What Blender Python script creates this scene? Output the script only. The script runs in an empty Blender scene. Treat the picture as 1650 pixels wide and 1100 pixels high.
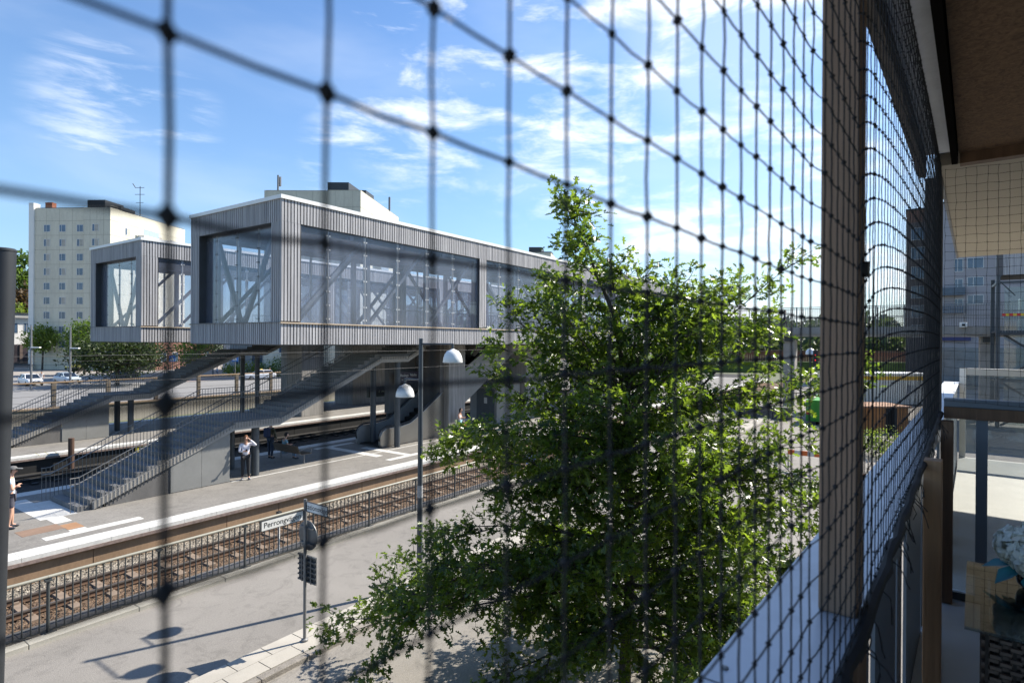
import bpy, bmesh, math, random
import numpy as np
from math import sin, cos, pi, radians
from mathutils import Vector, Matrix
random.seed(7)
rng = np.random.default_rng(11)
S = bpy.context.scene
COL = S.collection
# ------------------------------------------------------------------ camera
F_PX, YAW, PITCH, ROLL, CAM_H = 938.5, radians(34.94), radians(-0.1), radians(0.37), 6.2
CAM = Vector((0, 0, CAM_H))
def cam_axes():
    f = Vector((cos(YAW)*cos(PITCH), sin(YAW)*cos(PITCH), sin(PITCH)))
    r = Vector((sin(YAW), -cos(YAW), 0)); u = r.cross(f)
    return f, cos(ROLL)*r + sin(ROLL)*u, -sin(ROLL)*r + cos(ROLL)*u
CF, CR, CU = cam_axes()
cd = bpy.data.cameras.new('camera'); cam = bpy.data.objects.new('camera', cd); COL.objects.link(cam)
cam.matrix_world = Matrix(((CR.x, CU.x, -CF.x, 0), (CR.y, CU.y, -CF.y, 0), (CR.z, CU.z, -CF.z, CAM_H), (0, 0, 0, 1)))
cd.sensor_width = 36; cd.lens = 36*F_PX/1650; cd.clip_start = 0.02; cd.clip_end = 5000
cd.dof.use_dof = True; cd.dof.focus_distance = 17; cd.dof.aperture_fstop = 5.6
S.camera = cam
# balcony frame: t along the railing, n outwards, z from the eye
BAZ = radians(-3.58)
E1 = Vector((cos(BAZ), sin(BAZ), 0)); E2 = Vector((-sin(BAZ), cos(BAZ), 0))
def B(t, n, z): return CAM + E1*t + E2*n + Vector((0, 0, z))
# ------------------------------------------------------------------ materials
MATS = {}
def _nt(name):
    m = bpy.data.materials.new(name); m.use_nodes = True
    nt = m.node_tree; b = nt.nodes['Principled BSDF']; return m, nt, b
def mat(name, col, rough=0.7, var=0.15, scale=3.0, stretch=(1, 1, 1), bump=0.0, bscale=None, metal=0.0,
        col2=None, spec=None, detail=6, fine=0.0, fscale=60.0, stain=0.0):
    """noise mottled principled material; col2 = second colour the noise mixes towards"""
    if name in MATS: return MATS[name]
    m, nt, b = _nt(name)
    L = nt.links; N = nt.nodes
    tc = N.new('ShaderNodeTexCoord'); mp = N.new('ShaderNodeMapping'); mp.inputs['Scale'].default_value = stretch
    L.new(tc.outputs['Object'], mp.inputs[0])
    no = N.new('ShaderNodeTexNoise'); no.inputs['Scale'].default_value = scale; no.inputs['Detail'].default_value = detail
    no.inputs['Roughness'].default_value = .62
    L.new(mp.outputs[0], no.inputs['Vector'])
    rp = N.new('ShaderNodeValToRGB'); rp.color_ramp.elements[0].position = .3; rp.color_ramp.elements[1].position = .7
    c2 = col2 if col2 else tuple(min(1, c*(1+var)) for c in col)
    c1 = col if col2 else tuple(c*(1-var) for c in col)
    rp.color_ramp.elements[0].color = (*c1, 1); rp.color_ramp.elements[1].color = (*c2, 1)
    L.new(no.outputs['Fac'], rp.inputs[0]); out = rp.outputs[0]
    if fine:
        n2 = N.new('ShaderNodeTexNoise'); n2.inputs['Scale'].default_value = fscale; n2.inputs['Detail'].default_value = 3
        L.new(mp.outputs[0], n2.inputs['Vector'])
        mr = N.new('ShaderNodeMapRange'); mr.inputs[1].default_value = .25; mr.inputs[2].default_value = .75
        mr.inputs[3].default_value = 1-fine; mr.inputs[4].default_value = 1+fine
        L.new(n2.outputs['Fac'], mr.inputs[0])
        mx = N.new('ShaderNodeVectorMath'); mx.operation = 'SCALE'
        L.new(out, mx.inputs[0]); L.new(mr.outputs[0], mx.inputs['Scale']); out = mx.outputs[0]
    if stain:      # blotches, patches and cracks worn into the surface
        n4 = N.new('ShaderNodeTexNoise'); n4.inputs['Scale'].default_value = 1.7; n4.inputs['Detail'].default_value = 8; n4.inputs['Roughness'].default_value = .7; n4.inputs['Distortion'].default_value = 1.2
        L.new(tc.outputs['Object'], n4.inputs['Vector'])
        m4 = N.new('ShaderNodeMapRange'); m4.inputs[1].default_value = .52; m4.inputs[2].default_value = .72; m4.inputs[3].default_value = 1; m4.inputs[4].default_value = 1-stain
        L.new(n4.outputs['Fac'], m4.inputs[0])
        v4 = N.new('ShaderNodeTexVoronoi'); v4.feature = 'DISTANCE_TO_EDGE'; v4.inputs['Scale'].default_value = .32
        ad = N.new('ShaderNodeVectorMath'); ad.operation = 'MULTIPLY_ADD'; ad.inputs[1].default_value = (.9, .9, .9); L.new(n4.outputs['Color'], ad.inputs[0]); L.new(tc.outputs['Object'], ad.inputs[2]); L.new(ad.outputs[0], v4.inputs['Vector'])
        m5 = N.new('ShaderNodeMapRange'); m5.inputs[1].default_value = .0; m5.inputs[2].default_value = .012; m5.inputs[3].default_value = 1-stain*.55; m5.inputs[4].default_value = 1
        L.new(v4.outputs['Distance'], m5.inputs[0])
        mm = N.new('ShaderNodeMath'); mm.operation = 'MULTIPLY'; L.new(m4.outputs[0], mm.inputs[0]); L.new(m5.outputs[0], mm.inputs[1])
        x4 = N.new('ShaderNodeVectorMath'); x4.operation = 'SCALE'; L.new(out, x4.inputs[0]); L.new(mm.outputs[0], x4.inputs['Scale']); out = x4.outputs[0]
    L.new(out, b.inputs['Base Color'])
    b.inputs['Roughness'].default_value = rough; b.inputs['Metallic'].default_value = metal
    if spec is not None: b.inputs['Specular IOR Level'].default_value = spec
    if bump:
        n3 = N.new('ShaderNodeTexNoise'); n3.inputs['Scale'].default_value = bscale or scale*8; n3.inputs['Detail'].default_value = 5
        L.new(mp.outputs[0], n3.inputs['Vector'])
        bp = N.new('ShaderNodeBump'); bp.inputs['Strength'].default_value = bump; bp.inputs['Distance'].default_value = .02
        L.new(n3.outputs['Fac'], bp.inputs['Height']); L.new(bp.outputs[0], b.inputs['Normal'])
    MATS[name] = m; return m
def glassmat(name, tint=(.8, .83, .88), dust_haze=.1, dcol=(.3, .31, .36), fres=1.45, rough=0.02):
    if name in MATS: return MATS[name]
    m, nt, b = _nt(name); N = nt.nodes; L = nt.links
    N.remove(b); out = N['Material Output']
    tr = N.new('ShaderNodeBsdfTransparent'); tr.inputs[0].default_value = (*tint, 1)
    gl = N.new('ShaderNodeBsdfGlossy'); gl.inputs['Roughness'].default_value = rough; gl.inputs[0].default_value = (1, 1, 1, 1)
    df = N.new('ShaderNodeBsdfDiffuse'); df.inputs[0].default_value = (*dcol, 1)
    tc = N.new('ShaderNodeTexCoord'); no = N.new('ShaderNodeTexNoise'); no.inputs['Scale'].default_value = .9; no.inputs['Detail'].default_value = 5
    mp = N.new('ShaderNodeMapping'); mp.inputs['Scale'].default_value = (1, 1, .25); L.new(tc.outputs['Object'], mp.inputs[0]); L.new(mp.outputs[0], no.inputs['Vector'])
    mr = N.new('ShaderNodeMapRange'); mr.inputs[1].default_value = .3; mr.inputs[2].default_value = .75; mr.inputs[3].default_value = dust_haze*.4; mr.inputs[4].default_value = dust_haze*1.6
    L.new(no.outputs['Fac'], mr.inputs[0])
    m1 = N.new('ShaderNodeMixShader'); L.new(mr.outputs[0], m1.inputs[0]); L.new(tr.outputs[0], m1.inputs[1]); L.new(df.outputs[0], m1.inputs[2])
    lw = N.new('ShaderNodeLayerWeight'); lw.inputs[0].default_value = .5; r0 = ((fres-1)/(fres+1))**2
    pw = N.new('ShaderNodeMath'); pw.operation = 'POWER'; pw.inputs[1].default_value = 5; L.new(lw.outputs['Facing'], pw.inputs[0])
    fr = N.new('ShaderNodeMath'); fr.operation = 'MULTIPLY_ADD'; fr.inputs[1].default_value = 1-r0; fr.inputs[2].default_value = r0; L.new(pw.outputs[0], fr.inputs[0])
    m2 = N.new('ShaderNodeMixShader'); L.new(fr.outputs[0], m2.inputs[0]); L.new(m1.outputs[0], m2.inputs[1]); L.new(gl.outputs[0], m2.inputs[2])
    L.new(m2.outputs[0], out.inputs[0]); MATS[name] = m; return m
def leafmat(name, col, trans, var=.35, scale=1.2, rough=.62, tfac=.45):
    if name in MATS: return MATS[name]
    m, nt, b = _nt(name); N = nt.nodes; L = nt.links; out = N['Material Output']
    tc = N.new('ShaderNodeTexCoord'); no = N.new('ShaderNodeTexNoise'); no.inputs['Scale'].default_value = scale; no.inputs['Detail'].default_value = 4
    L.new(tc.outputs['Object'], no.inputs['Vector'])
    g = N.new('ShaderNodeNewGeometry')
    ad = N.new('ShaderNodeMath'); ad.operation = 'MULTIPLY_ADD'; ad.inputs[1].default_value = .5; ad.inputs[2].default_value = .0
    L.new(g.outputs['Random Per Island'], ad.inputs[0])
    a2 = N.new('ShaderNodeMath'); a2.operation = 'ADD'; L.new(ad.outputs[0], a2.inputs[0]); L.new(no.outputs['Fac'], a2.inputs[1])
    def rampcol(c):
        rp = N.new('ShaderNodeValToRGB'); rp.color_ramp.elements[0].position = .4; rp.color_ramp.elements[1].position = 1.1
        rp.color_ramp.elements[0].position = .42; rp.color_ramp.elements[1].position = 1.0
        rp.color_ramp.elements[0].color = (c[0]*(1-var), c[1]*(1-var*.8), c[2]*(1-var), 1)
        rp.color_ramp.elements[1].color = (c[0]*(1+var*1.3), c[1]*(1+var), c[2]*(1+var*.5), 1)
        L.new(a2.outputs[0], rp.inputs[0]); return rp
    r1 = rampcol(col); r2 = rampcol(trans)
    L.new(r1.outputs[0], b.inputs['Base Color']); b.inputs['Roughness'].default_value = rough
    tl = N.new('ShaderNodeBsdfTranslucent'); L.new(r2.outputs[0], tl.inputs[0])
    mx = N.new('ShaderNodeMixShader'); mx.inputs[0].default_value = tfac
    L.new(b.outputs[0], mx.inputs[1]); L.new(tl.outputs[0], mx.inputs[2]); L.new(mx.outputs[0], out.inputs[0])
    MATS[name] = m; return m
# ------------------------------------------------------------------ mesh builder
class MB:
    def __init__(s): s.v = []; s.f = []
    def add(s, vs, fs):
        o = len(s.v); s.v += [tuple(v) for v in vs]; s.f += [tuple(i+o for i in f) for f in fs]; return s
    def box(s, x0, x1, y0, y1, z0, z1):
        return s.add([(x0,y0,z0),(x1,y0,z0),(x1,y1,z0),(x0,y1,z0),(x0,y0,z1),(x1,y0,z1),(x1,y1,z1),(x0,y1,z1)],
                     [(0,3,2,1),(4,5,6,7),(0,1,5,4),(1,2,6,5),(2,3,7,6),(3,0,4,7)])
    def hexa(s, p):   # 8 points: bottom 4 ccw, top 4
        return s.add(p, [(0,3,2,1),(4,5,6,7),(0,1,5,4),(1,2,6,5),(2,3,7,6),(3,0,4,7)])
    def obox(s, c, ax, ay, az):   # centre, half axes
        c = Vector(c); ax = Vector(ax); ay = Vector(ay); az = Vector(az)
        return s.hexa([c-ax-ay-az, c+ax-ay-az, c+ax+ay-az, c-ax+ay-az, c-ax-ay+az, c+ax-ay+az, c+ax+ay+az, c-ax+ay+az])
    def beam(s, p, q, w, h, up=(0, 0, 1)):   # bar from p to q: w sideways, h along up
        p = Vector(p); q = Vector(q); d = (q-p); u = Vector(up)
        side = d.cross(u)
        if side.length < 1e-6: side = Vector((1, 0, 0))
        side.normalize(); u2 = side.cross(d).normalized()
        return s.obox((p+q)/2, d/2, side*w/2, u2*h/2)
    def tube(s, pts, r, n=8, cap=True):
        pts = [Vector(p) for p in pts]; rr = r if isinstance(r, (list, tuple)) else [r]*len(pts)
        o = len(s.v); ref = None
        for i, p in enumerate(pts):
            d = (pts[min(i+1, len(pts)-1)] - pts[max(i-1, 0)])
            if d.length < 1e-9: d = Vector((0, 0, 1))
            d.normalize()
            if ref is None: ref = Vector((0, 0, 1)) if abs(d.z) < .9 else Vector((1, 0, 0))
            a = d.cross(ref).normalized(); b = d.cross(a); ref = b.cross(d) if False else ref
            if abs(d.dot(ref)) > .98: ref = Vector((1, 0, 0)) if abs(d.x) < .9 else Vector((0, 1, 0)); a = d.cross(ref).normalized(); b = d.cross(a)
            for k in range(n):
                th = 2*pi*k/n; s.v.append(tuple(p + (a*cos(th) + b*sin(th))*rr[i]))
        for i in range(len(pts)-1):
            for k in range(n):
                k2 = (k+1) % n
                s.f.append((o+i*n+k, o+i*n+k2, o+(i+1)*n+k2, o+(i+1)*n+k))
        if cap:
            s.f.append(tuple(o+k for k in range(n-1, -1, -1))); s.f.append(tuple(o+(len(pts)-1)*n+k for k in range(n)))
        return s
    def cyl(s, x, y, z0, z1, r, n=16): return s.tube([(x, y, z0), (x, y, z1)], r, n)
    def lathe(s, c, prof, n=20, axis='z'):   # prof: (radius, height)
        o = len(s.v); c = Vector(c)
        for (r, h) in prof:
            for k in range(n):
                th = 2*pi*k/n
                if axis == 'z': s.v.append((c.x+r*cos(th), c.y+r*sin(th), c.z+h))
                elif axis == 'x': s.v.append((c.x+h, c.y+r*cos(th), c.z+r*sin(th)))
                else: s.v.append((c.x+r*sin(th), c.y+h, c.z+r*cos(th)))
        for i in range(len(prof)-1):
            for k in range(n):
                k2 = (k+1) % n; s.f.append((o+i*n+k, o+i*n+k2, o+(i+1)*n+k2, o+(i+1)*n+k))
        s.f.append(tuple(o+k for k in range(n-1, -1, -1))); s.f.append(tuple(o+(len(prof)-1)*n+k for k in range(n)))
        return s
    def prism(s, poly, d, origin, ux, uy, dn):   # polygon in plane (ux,uy) from origin, extruded d along dn
        o = Vector(origin); ux = Vector(ux); uy = Vector(uy); dn = Vector(dn); n = len(poly)
        a = [o+ux*p[0]+uy*p[1] for p in poly]; b = [p+dn*d for p in a]
        return s.add(a+b, [tuple(range(n-1, -1, -1)), tuple(range(n, 2*n))] + [(i, (i+1) % n, n+(i+1) % n, n+i) for i in range(n)])
    def xform(s, fn): s.v = [tuple(fn(*v)) for v in s.v]; return s
LOC = {}
def mk(name, mb, m, parent=None, smooth=False, bevel=0, sharp=True):
    me = bpy.data.meshes.new(name); base = LOC.get(parent.name, Vector()) if parent else Vector()
    if base.length: vs = [(v[0]-base.x, v[1]-base.y, v[2]-base.z) for v in mb.v]
    else: vs = mb.v
    me.from_pydata(vs, [], mb.f)
    bm = bmesh.new(); bm.from_mesh(me); bmesh.ops.recalc_face_normals(bm, faces=bm.faces); bm.to_mesh(me); bm.free()
    me.materials.append(m)
    if smooth:
        me.polygons.foreach_set('use_smooth', [True]*len(me.polygons))
        if sharp: me.set_sharp_from_angle(angle=radians(40))
    o = bpy.data.objects.new(name, me); COL.objects.link(o)
    if parent: o.parent = parent; LOC[o.name] = base
    else: LOC[o.name] = Vector()
    if bevel:
        bv = o.modifiers.new('bevel', 'BEVEL'); bv.width = bevel; bv.segments = 2; bv.limit_method = 'ANGLE'
    return o
def thing(name, label, cat, loc, group=None):
    o = bpy.data.objects.new(name, None); COL.objects.link(o); o.location = loc; o.empty_display_size = .3
    LOC[o.name] = Vector(loc); o['label'] = label; o['category'] = cat
    if group: o['group'] = group
    return o
def tag(o, label, cat, group=None):
    o['label'] = label; o['category'] = cat
    if group: o['group'] = group
    return o
def struct(name, mb, m, kind='structure', **k):
    o = mk(name, mb, m, **k); o['kind'] = kind; return o
def copytree(o, loc=None, label=None, parent=None, group=None):
    c = o.copy(); COL.objects.link(c); LOC[c.name] = LOC.get(o.name, Vector())
    if parent: c.parent = parent
    if loc is not None: c.location = loc
    if label: c['label'] = label
    if group: c['group'] = group
    for ch in list(o.children): copytree(ch, parent=c)
    return c
def text_mesh(txt, size, origin, ux, uy, ext=.002, align='CENTER'):
    cu = bpy.data.curves.new('lettering', 'FONT'); cu.body = txt; cu.size = size; cu.align_x = align; cu.align_y = 'CENTER'; cu.extrude = ext
    t = bpy.data.objects.new('lettering', cu); COL.objects.link(t)
    dg = bpy.context.evaluated_depsgraph_get(); dg.update()
    me = t.evaluated_get(dg).to_mesh()
    ux = Vector(ux).normalized(); uy = Vector(uy).normalized(); uz = ux.cross(uy); o = Vector(origin)
    mb = MB(); mb.add([o+ux*v.co.x+uy*v.co.y+uz*v.co.z for v in me.vertices], [tuple(p.vertices) for p in me.polygons])
    t.to_mesh_clear(); bpy.data.objects.remove(t); return mb
def frange(a, b, st):
    n = int(round((b-a)/st)); return [a+i*st for i in range(n+1)]
# ------------------------------------------------------------------ palette
M_asph = mat('asphalt', (.21, .195, .175), .9, .13, .35, fine=.16, fscale=34, bump=.5, bscale=60, stain=.3)
M_asph2 = mat('asphalt_old', (.215, .198, .175), .9, .15, .5, fine=.17, fscale=30, bump=.5, bscale=60, stain=.35)
M_plat = mat('platform_asphalt', (.19, .178, .16), .9, .14, .7, fine=.2, fscale=24, bump=.3, bscale=60, stain=.3)
M_white = mat('white_paving', (.54, .53, .5), .75, .07, 1.5, fine=.1, fscale=14, stain=.18)
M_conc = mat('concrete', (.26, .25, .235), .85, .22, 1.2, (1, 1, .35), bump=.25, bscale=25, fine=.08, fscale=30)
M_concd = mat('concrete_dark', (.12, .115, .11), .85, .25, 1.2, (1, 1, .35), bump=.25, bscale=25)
M_concboard = mat('board_marked_concrete', (.25, .24, .225), .85, .3, 2.2, (3, 3, .25), bump=.3, bscale=12)
M_steel = mat('galvanised_steel', (.2, .2, .2), .5, .12, 4, metal=.4)
M_dsteel = mat('dark_steel', (.035, .04, .045), .5, .2, 3)
M_poledk = mat('dark_blue_grey_paint', (.05, .06, .07), .45, .15, 3)
M_greyp = mat('grey_paint', (.16, .165, .17), .55, .15, 2)
M_panel = mat('grey_metal_panel', (.2, .2, .19), .5, .1, .8, fine=.04, fscale=8)
M_rust = mat('rail_rust', (.11, .065, .04), .7, .3, 4)
M_railtop = mat('rail_head', (.12, .10, .085), .5, .2, 5, metal=.3)
M_slp = mat('sleeper_concrete', (.2, .15, .11), .9, .25, 2.5)
M_wallbrown = mat('platform_wall_brown', (.23, .15, .09), .85, .2, .9, (1, 1, .4), fine=.1, fscale=14)
M_black = mat('black', (.012, .012, .012), .6, .2, 3)
M_blackrub = mat('black_rubber', (.015, .015, .016), .45, .2, 5)
M_wtrim = mat('white_metal', (.78, .78, .76), .45, .04, 2)
M_stain = mat('stainless', (.32, .3, .27), .32, .12, .7, metal=.8)
# ================================================================== world, sun
SUN_EL, SUN_AZ = radians(42.5), radians(-24.3)      # azimuth from +X towards +Y
sdir = Vector((cos(SUN_EL)*cos(SUN_AZ), cos(SUN_EL)*sin(SUN_AZ), sin(SUN_EL)))
sl = bpy.data.lights.new('sun', 'SUN'); sl.energy = 4.9; sl.angle = radians(.53); sl.color = (1, .93, .82)
so = bpy.data.objects.new('sun', sl); COL.objects.link(so); so.rotation_euler = sdir.to_track_quat('Z', 'Y').to_euler()
W = bpy.data.worlds.new('World'); S.world = W; W.use_nodes = True
nt = W.node_tree; N = nt.nodes; L = nt.links
bg = N['Background']
sky = N.new('ShaderNodeTexSky'); sky.sky_type = 'NISHITA'; sky.sun_disc = False
sky.sun_elevation = SUN_EL; sky.sun_rotation = pi/2 - SUN_AZ; sky.air_density = 1.25; sky.dust_density = .6; sky.ozone_density = 2.2; sky.altitude = 0
tc = N.new('ShaderNodeTexCoord'); sp = N.new('ShaderNodeSeparateXYZ'); L.new(tc.outputs['Generated'], sp.inputs[0])
zz = N.new('ShaderNodeMath'); zz.operation = 'ADD'; zz.inputs[1].default_value = .1; L.new(sp.outputs['Z'], zz.inputs[0])
zm = N.new('ShaderNodeMath'); zm.operation = 'MAXIMUM'; zm.inputs[1].default_value = .05; L.new(zz.outputs[0], zm.inputs[0])
dx = N.new('ShaderNodeMath'); dx.operation = 'DIVIDE'; L.new(sp.outputs['X'], dx.inputs[0]); L.new(zm.outputs[0], dx.inputs[1])
dy = N.new('ShaderNodeMath'); dy.operation = 'DIVIDE'; L.new(sp.outputs['Y'], dy.inputs[0]); L.new(zm.outputs[0], dy.inputs[1])
cb = N.new('ShaderNodeMapping'); cb.inputs['Scale'].default_value = (1, 1, 2.6); L.new(tc.outputs['Generated'], cb.inputs[0])
def cloud(scale, rot, st, lo, hi, seed, det=9, rough=.6, dist=.3):
    mp = N.new('ShaderNodeMapping'); mp.inputs['Rotation'].default_value = (0, 0, rot); mp.inputs['Scale'].default_value = st; mp.inputs['Location'].default_value = seed
    L.new(cb.outputs[0], mp.inputs[0])
    no = N.new('ShaderNodeTexNoise'); no.inputs['Scale'].default_value = scale; no.inputs['Detail'].default_value = det; no.inputs['Roughness'].default_value = rough; no.inputs['Distortion'].default_value = dist
    L.new(mp.outputs[0], no.inputs['Vector'])
    mr = N.new('ShaderNodeMapRange'); mr.interpolation_type = 'SMOOTHSTEP'; mr.inputs[1].default_value = lo; mr.inputs[2].default_value = hi
    L.new(no.outputs['Fac'], mr.inputs[0]); return mr.outputs[0]
def mathn(op, a, b):
    n = N.new('ShaderNodeMath'); n.operation = op; n.use_clamp = True
    for i, x in enumerate((a, b)):
        if isinstance(x, (int, float)): n.inputs[i].default_value = x
        else: L.new(x, n.inputs[i])
    return n.outputs[0]
def sector(direction, r0, r1):      # 1 inside a cone of r1, 0 outside r0 (cosines)
    n = N.new('ShaderNodeVectorMath'); n.operation = 'DOT_PRODUCT'; n.inputs[1].default_value = direction
    L.new(tc.outputs['Generated'], n.inputs[0])
    mr = N.new('ShaderNodeMapRange'); mr.interpolation_type = 'SMOOTHSTEP'; mr.inputs[1].default_value = cos(r0); mr.inputs[2].default_value = cos(r1)
    L.new(n.outputs['Value'], mr.inputs[0]); return mr.outputs[0]
def raydir(x, y): return (CF + CR*((x-825)/F_PX) - CU*((y-550)/F_PX)).normalized()
puffs = cloud(6.5, 0, (1, 1, 1.2), .45, .76, (3.1, 1.7, 0), rough=.6)
fine = cloud(8.5, 0, (.75, .75, 1.5), .46, .74, (5.3, .9, .4), rough=.6)
wisps = cloud(2.4, 0, (1, 1, 1.3), .42, .8, (1.3, 4.2, .7), det=6, rough=.5)
a = mathn('MULTIPLY', fine, sector(raydir(205, 185), .13, .03))
b_ = mathn('MULTIPLY', puffs, mathn('MULTIPLY', sector(raydir(960, 80), .34, .1), 1.0))
c_ = mathn('MULTIPLY', puffs, sector(raydir(690, 185), .16, .04))
d_ = mathn('MULTIPLY', fine, sector(raydir(590, 265), .12, .03))
e_ = mathn('MULTIPLY', mathn('ADD', puffs, .12), sector(raydir(1220, 430), .34, .12))
f_ = mathn('MULTIPLY', mathn('ADD', puffs, .2), sector(raydir(1320, 470), .3, .06))
g_ = mathn('MULTIPLY', mathn('ADD', puffs, .2), sector(raydir(1160, 20), .2, .03))
h_ = mathn('MULTIPLY', fine, sector(raydir(625, 10), .06, .01))
cl = mathn('MULTIPLY', wisps, .16)
for x in (mathn('MULTIPLY', a, .5), b_, mathn('MULTIPLY', c_, .9), mathn('MULTIPLY', d_, .7), e_, f_, g_, h_): cl = mathn('MAXIMUM', cl, x)
hz = N.new('ShaderNodeMapRange'); hz.inputs[1].default_value = .0; hz.inputs[2].default_value = .5; hz.inputs[3].default_value = .3; hz.inputs[4].default_value = 0
L.new(sp.outputs['Z'], hz.inputs[0])
hm = N.new('ShaderNodeMix'); hm.data_type = 'RGBA'; L.new(hz.outputs[0], hm.inputs[0]); sv_ = N.new('ShaderNodeVectorMath'); sv_.operation = 'MULTIPLY'; sv_.inputs[1].default_value = (.62, .79, 1.0); L.new(sky.outputs[0], sv_.inputs[0]); L.new(sv_.outputs[0], hm.inputs[6]); hm.inputs[7].default_value = (2.9, 4.2, 5.8, 1)
mix = N.new('ShaderNodeMix'); mix.data_type = 'RGBA'; L.new(cl, mix.inputs[0]); L.new(hm.outputs[2], mix.inputs[6]); mix.inputs[7].default_value = (7.2, 7.4, 7.8, 1)
L.new(mix.outputs[2], bg.inputs[0]); bg.inputs[1].default_value = .1
S.view_settings.view_transform = 'Standard'; S.view_settings.look = 'None'; S.view_settings.exposure = 1.0; S.view_settings.gamma = 1
S.cycles.transparent_max_bounces = 24; S.cycles.max_bounces = 8; S.cycles.caustics_reflective = False; S.cycles.caustics_refractive = False
S.cycles.use_denoising = True; S.cycles.sample_clamp_indirect = 6
# ================================================================== ground
g = MB(); g.add([(-2500, -2500, -.35), (2500, -2500, -.35), (2500, 2500, -.35), (-2500, 2500, -.35)], [(0, 1, 2, 3)])
struct('ground', g, mat('far_ground', (.1, .11, .06), .95, .3, .02))
# near carriageway, pavement, road
struct('driveway', MB().box(-20, 100, -30, 9.62, -.33, 0), M_asph2)
k = MB()
for i in range(-14, 70):
    k.box(i*1.0+.004, i*1.0+.996, 9.62, 9.80+random.uniform(-.006, .006), -.3, .098+random.uniform(-.004, .004))
struct('kerb', k, mat('granite_kerb', (.21, .19, .165), .9, .3, 6, fine=.35, fscale=60, bump=.6, bscale=60), bevel=.012)
pv = MB(); random.seed(3)
for row, (ya, yb) in enumerate(((9.806, 10.215), (10.222, 10.63))):
    x = -14 + (.3 if row else 0)
    while x < 70:
        z = .1 + random.uniform(-.003, .003); pv.box(x+.009, x+.70-.009, ya+.004, yb-.004, -.3, z); x += .70
struct('pavement', pv, mat('paving_slab', (.36, .335, .29), .9, .14, .9, fine=.1, fscale=50, bump=.3, bscale=60))
struct('road', MB().box(-20, 100, 10.634, 14.46, -.33, .0), M_asph)
kb = MB()
for i in range(-7, 40): kb.box(i*2.0+.005, i*2.0+1.995, 14.46, 14.72, -.3, .1)
struct('fence_kerb', kb, mat('kerb_concrete', (.37, .35, .3), .88, .12, 1.5, fine=.1, fscale=40), bevel=.01)
struct('verge_gravel', MB().box(-20, 100, 14.72, 15.05, -.34, .03), mat('dark_grit', (.17, .145, .11), .95, .4, 9, fine=.5, fscale=50, bump=.9, bscale=60), kind='stuff')
ts = MB()
for i in range(-7, 40): ts.box(i*2.0+.006, i*2.0+1.994, 15.05, 15.43, -.34, .045)
struct('trough_cover', ts, mat('trough_concrete', (.11, .105, .1), .85, .15, 2, fine=.1, fscale=40))
# drain grate
dg_ = MB(); dg_.box(9.15, 9.65, 9.2, 9.22, -.02, .006); dg_.box(9.15, 9.65, 9.56, 9.58, -.02, .006); dg_.box(9.15, 9.17, 9.22, 9.56, -.02, .006); dg_.box(9.63, 9.65, 9.22, 9.56, -.02, .006)
for i in range(9): dg_.box(9.2+i*.048, 9.222+i*.048, 9.22, 9.56, -.02, .005)
tag(mk('drain_grate', dg_, mat('cast_iron', (.06, .045, .035), .7, .3, 8)), 'rusty iron drain grate in the asphalt beside the granite kerb', 'drain')
# ballast: a bed with a rough surface plus loose stones
def ballast(name, x0, x1, y0, y1, z, m, nst, smin=.02, smax=.045, step=.12):
    b = MB(); nx = int((x1-x0)/step); ny = max(2, int((y1-y0)/step))
    for i in range(nx+1):
        for j in range(ny+1): b.v.append((x0+(x1-x0)*i/nx, y0+(y1-y0)*j/ny, z+random.uniform(-.02, .02)))
    for i in range(nx):
        for j in range(ny): q = i*(ny+1)+j; b.f.append((q, q+ny+1, q+ny+2, q+1))
    for _ in range(nst):
        x = x0+(x1-x0)*random.random()**1.5; y = random.uniform(y0, y1); s = random.uniform(smin, smax)
        c = Vector((x, y, z+s*.35)); vs = [c+Vector((random.gauss(0, 1), random.gauss(0, 1), random.gauss(0, 1))).normalized()*s*random.uniform(.8, 1.2) for _ in range(4)]
        b.add(vs, [(0, 1, 2), (0, 2, 3), (0, 3, 1), (1, 3, 2)])
    return struct(name, b, m, kind='stuff')
def stonemat(name, c1, c2):
    m, nt_, bs = _nt(name); n = nt_.nodes; l = nt_.links
    tcn = n.new('ShaderNodeTexCoord'); vo = n.new('ShaderNodeTexVoronoi'); vo.inputs['Scale'].default_value = 22
    l.new(tcn.outputs['Object'], vo.inputs['Vector'])
    rp = n.new('ShaderNodeValToRGB'); rp.color_ramp.elements[0].color = (*c1, 1); rp.color_ramp.elements[1].color = (*c2, 1)
    sx = n.new('ShaderNodeSeparateXYZ'); l.new(vo.outputs['Color'], sx.inputs[0]); l.new(sx.outputs[0], rp.inputs[0])
    l.new(rp.outputs[0], bs.inputs['Base Color']); bs.inputs['Roughness'].default_value = .95
    bp = n.new('ShaderNodeBump'); bp.inputs['Strength'].default_value = 1; bp.inputs['Distance'].default_value = .03; bp.invert = True
    l.new(vo.outputs['Distance'], bp.inputs['Height']); l.new(bp.outputs[0], bs.inputs['Normal']); return m
M_bal = stonemat('ballast_brown', (.05, .032, .02), (.2, .13, .08))
M_balg = stonemat('ballast_grey', (.11, .095, .075), (.36, .32, .26))
ballast('gravel', 0, 34, 15.43, 17.85, -.17, M_bal, 9000)
ballast('gravel', 0, 34, 17.85, 18.78, -.15, M_balg, 5000)
struct('track_bed', MB().box(34, 120, 15.43, 18.78, -.34, -.17), M_bal)
struct('track_bed', MB().box(-20, 120, 26.42, 34.35, -.34, -.2), mat('ballast_shade', (.02, .018, .016), .95, .3, 5, bump=.8, bscale=60))  # near-black bed colour carries the shade of the cutting
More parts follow.
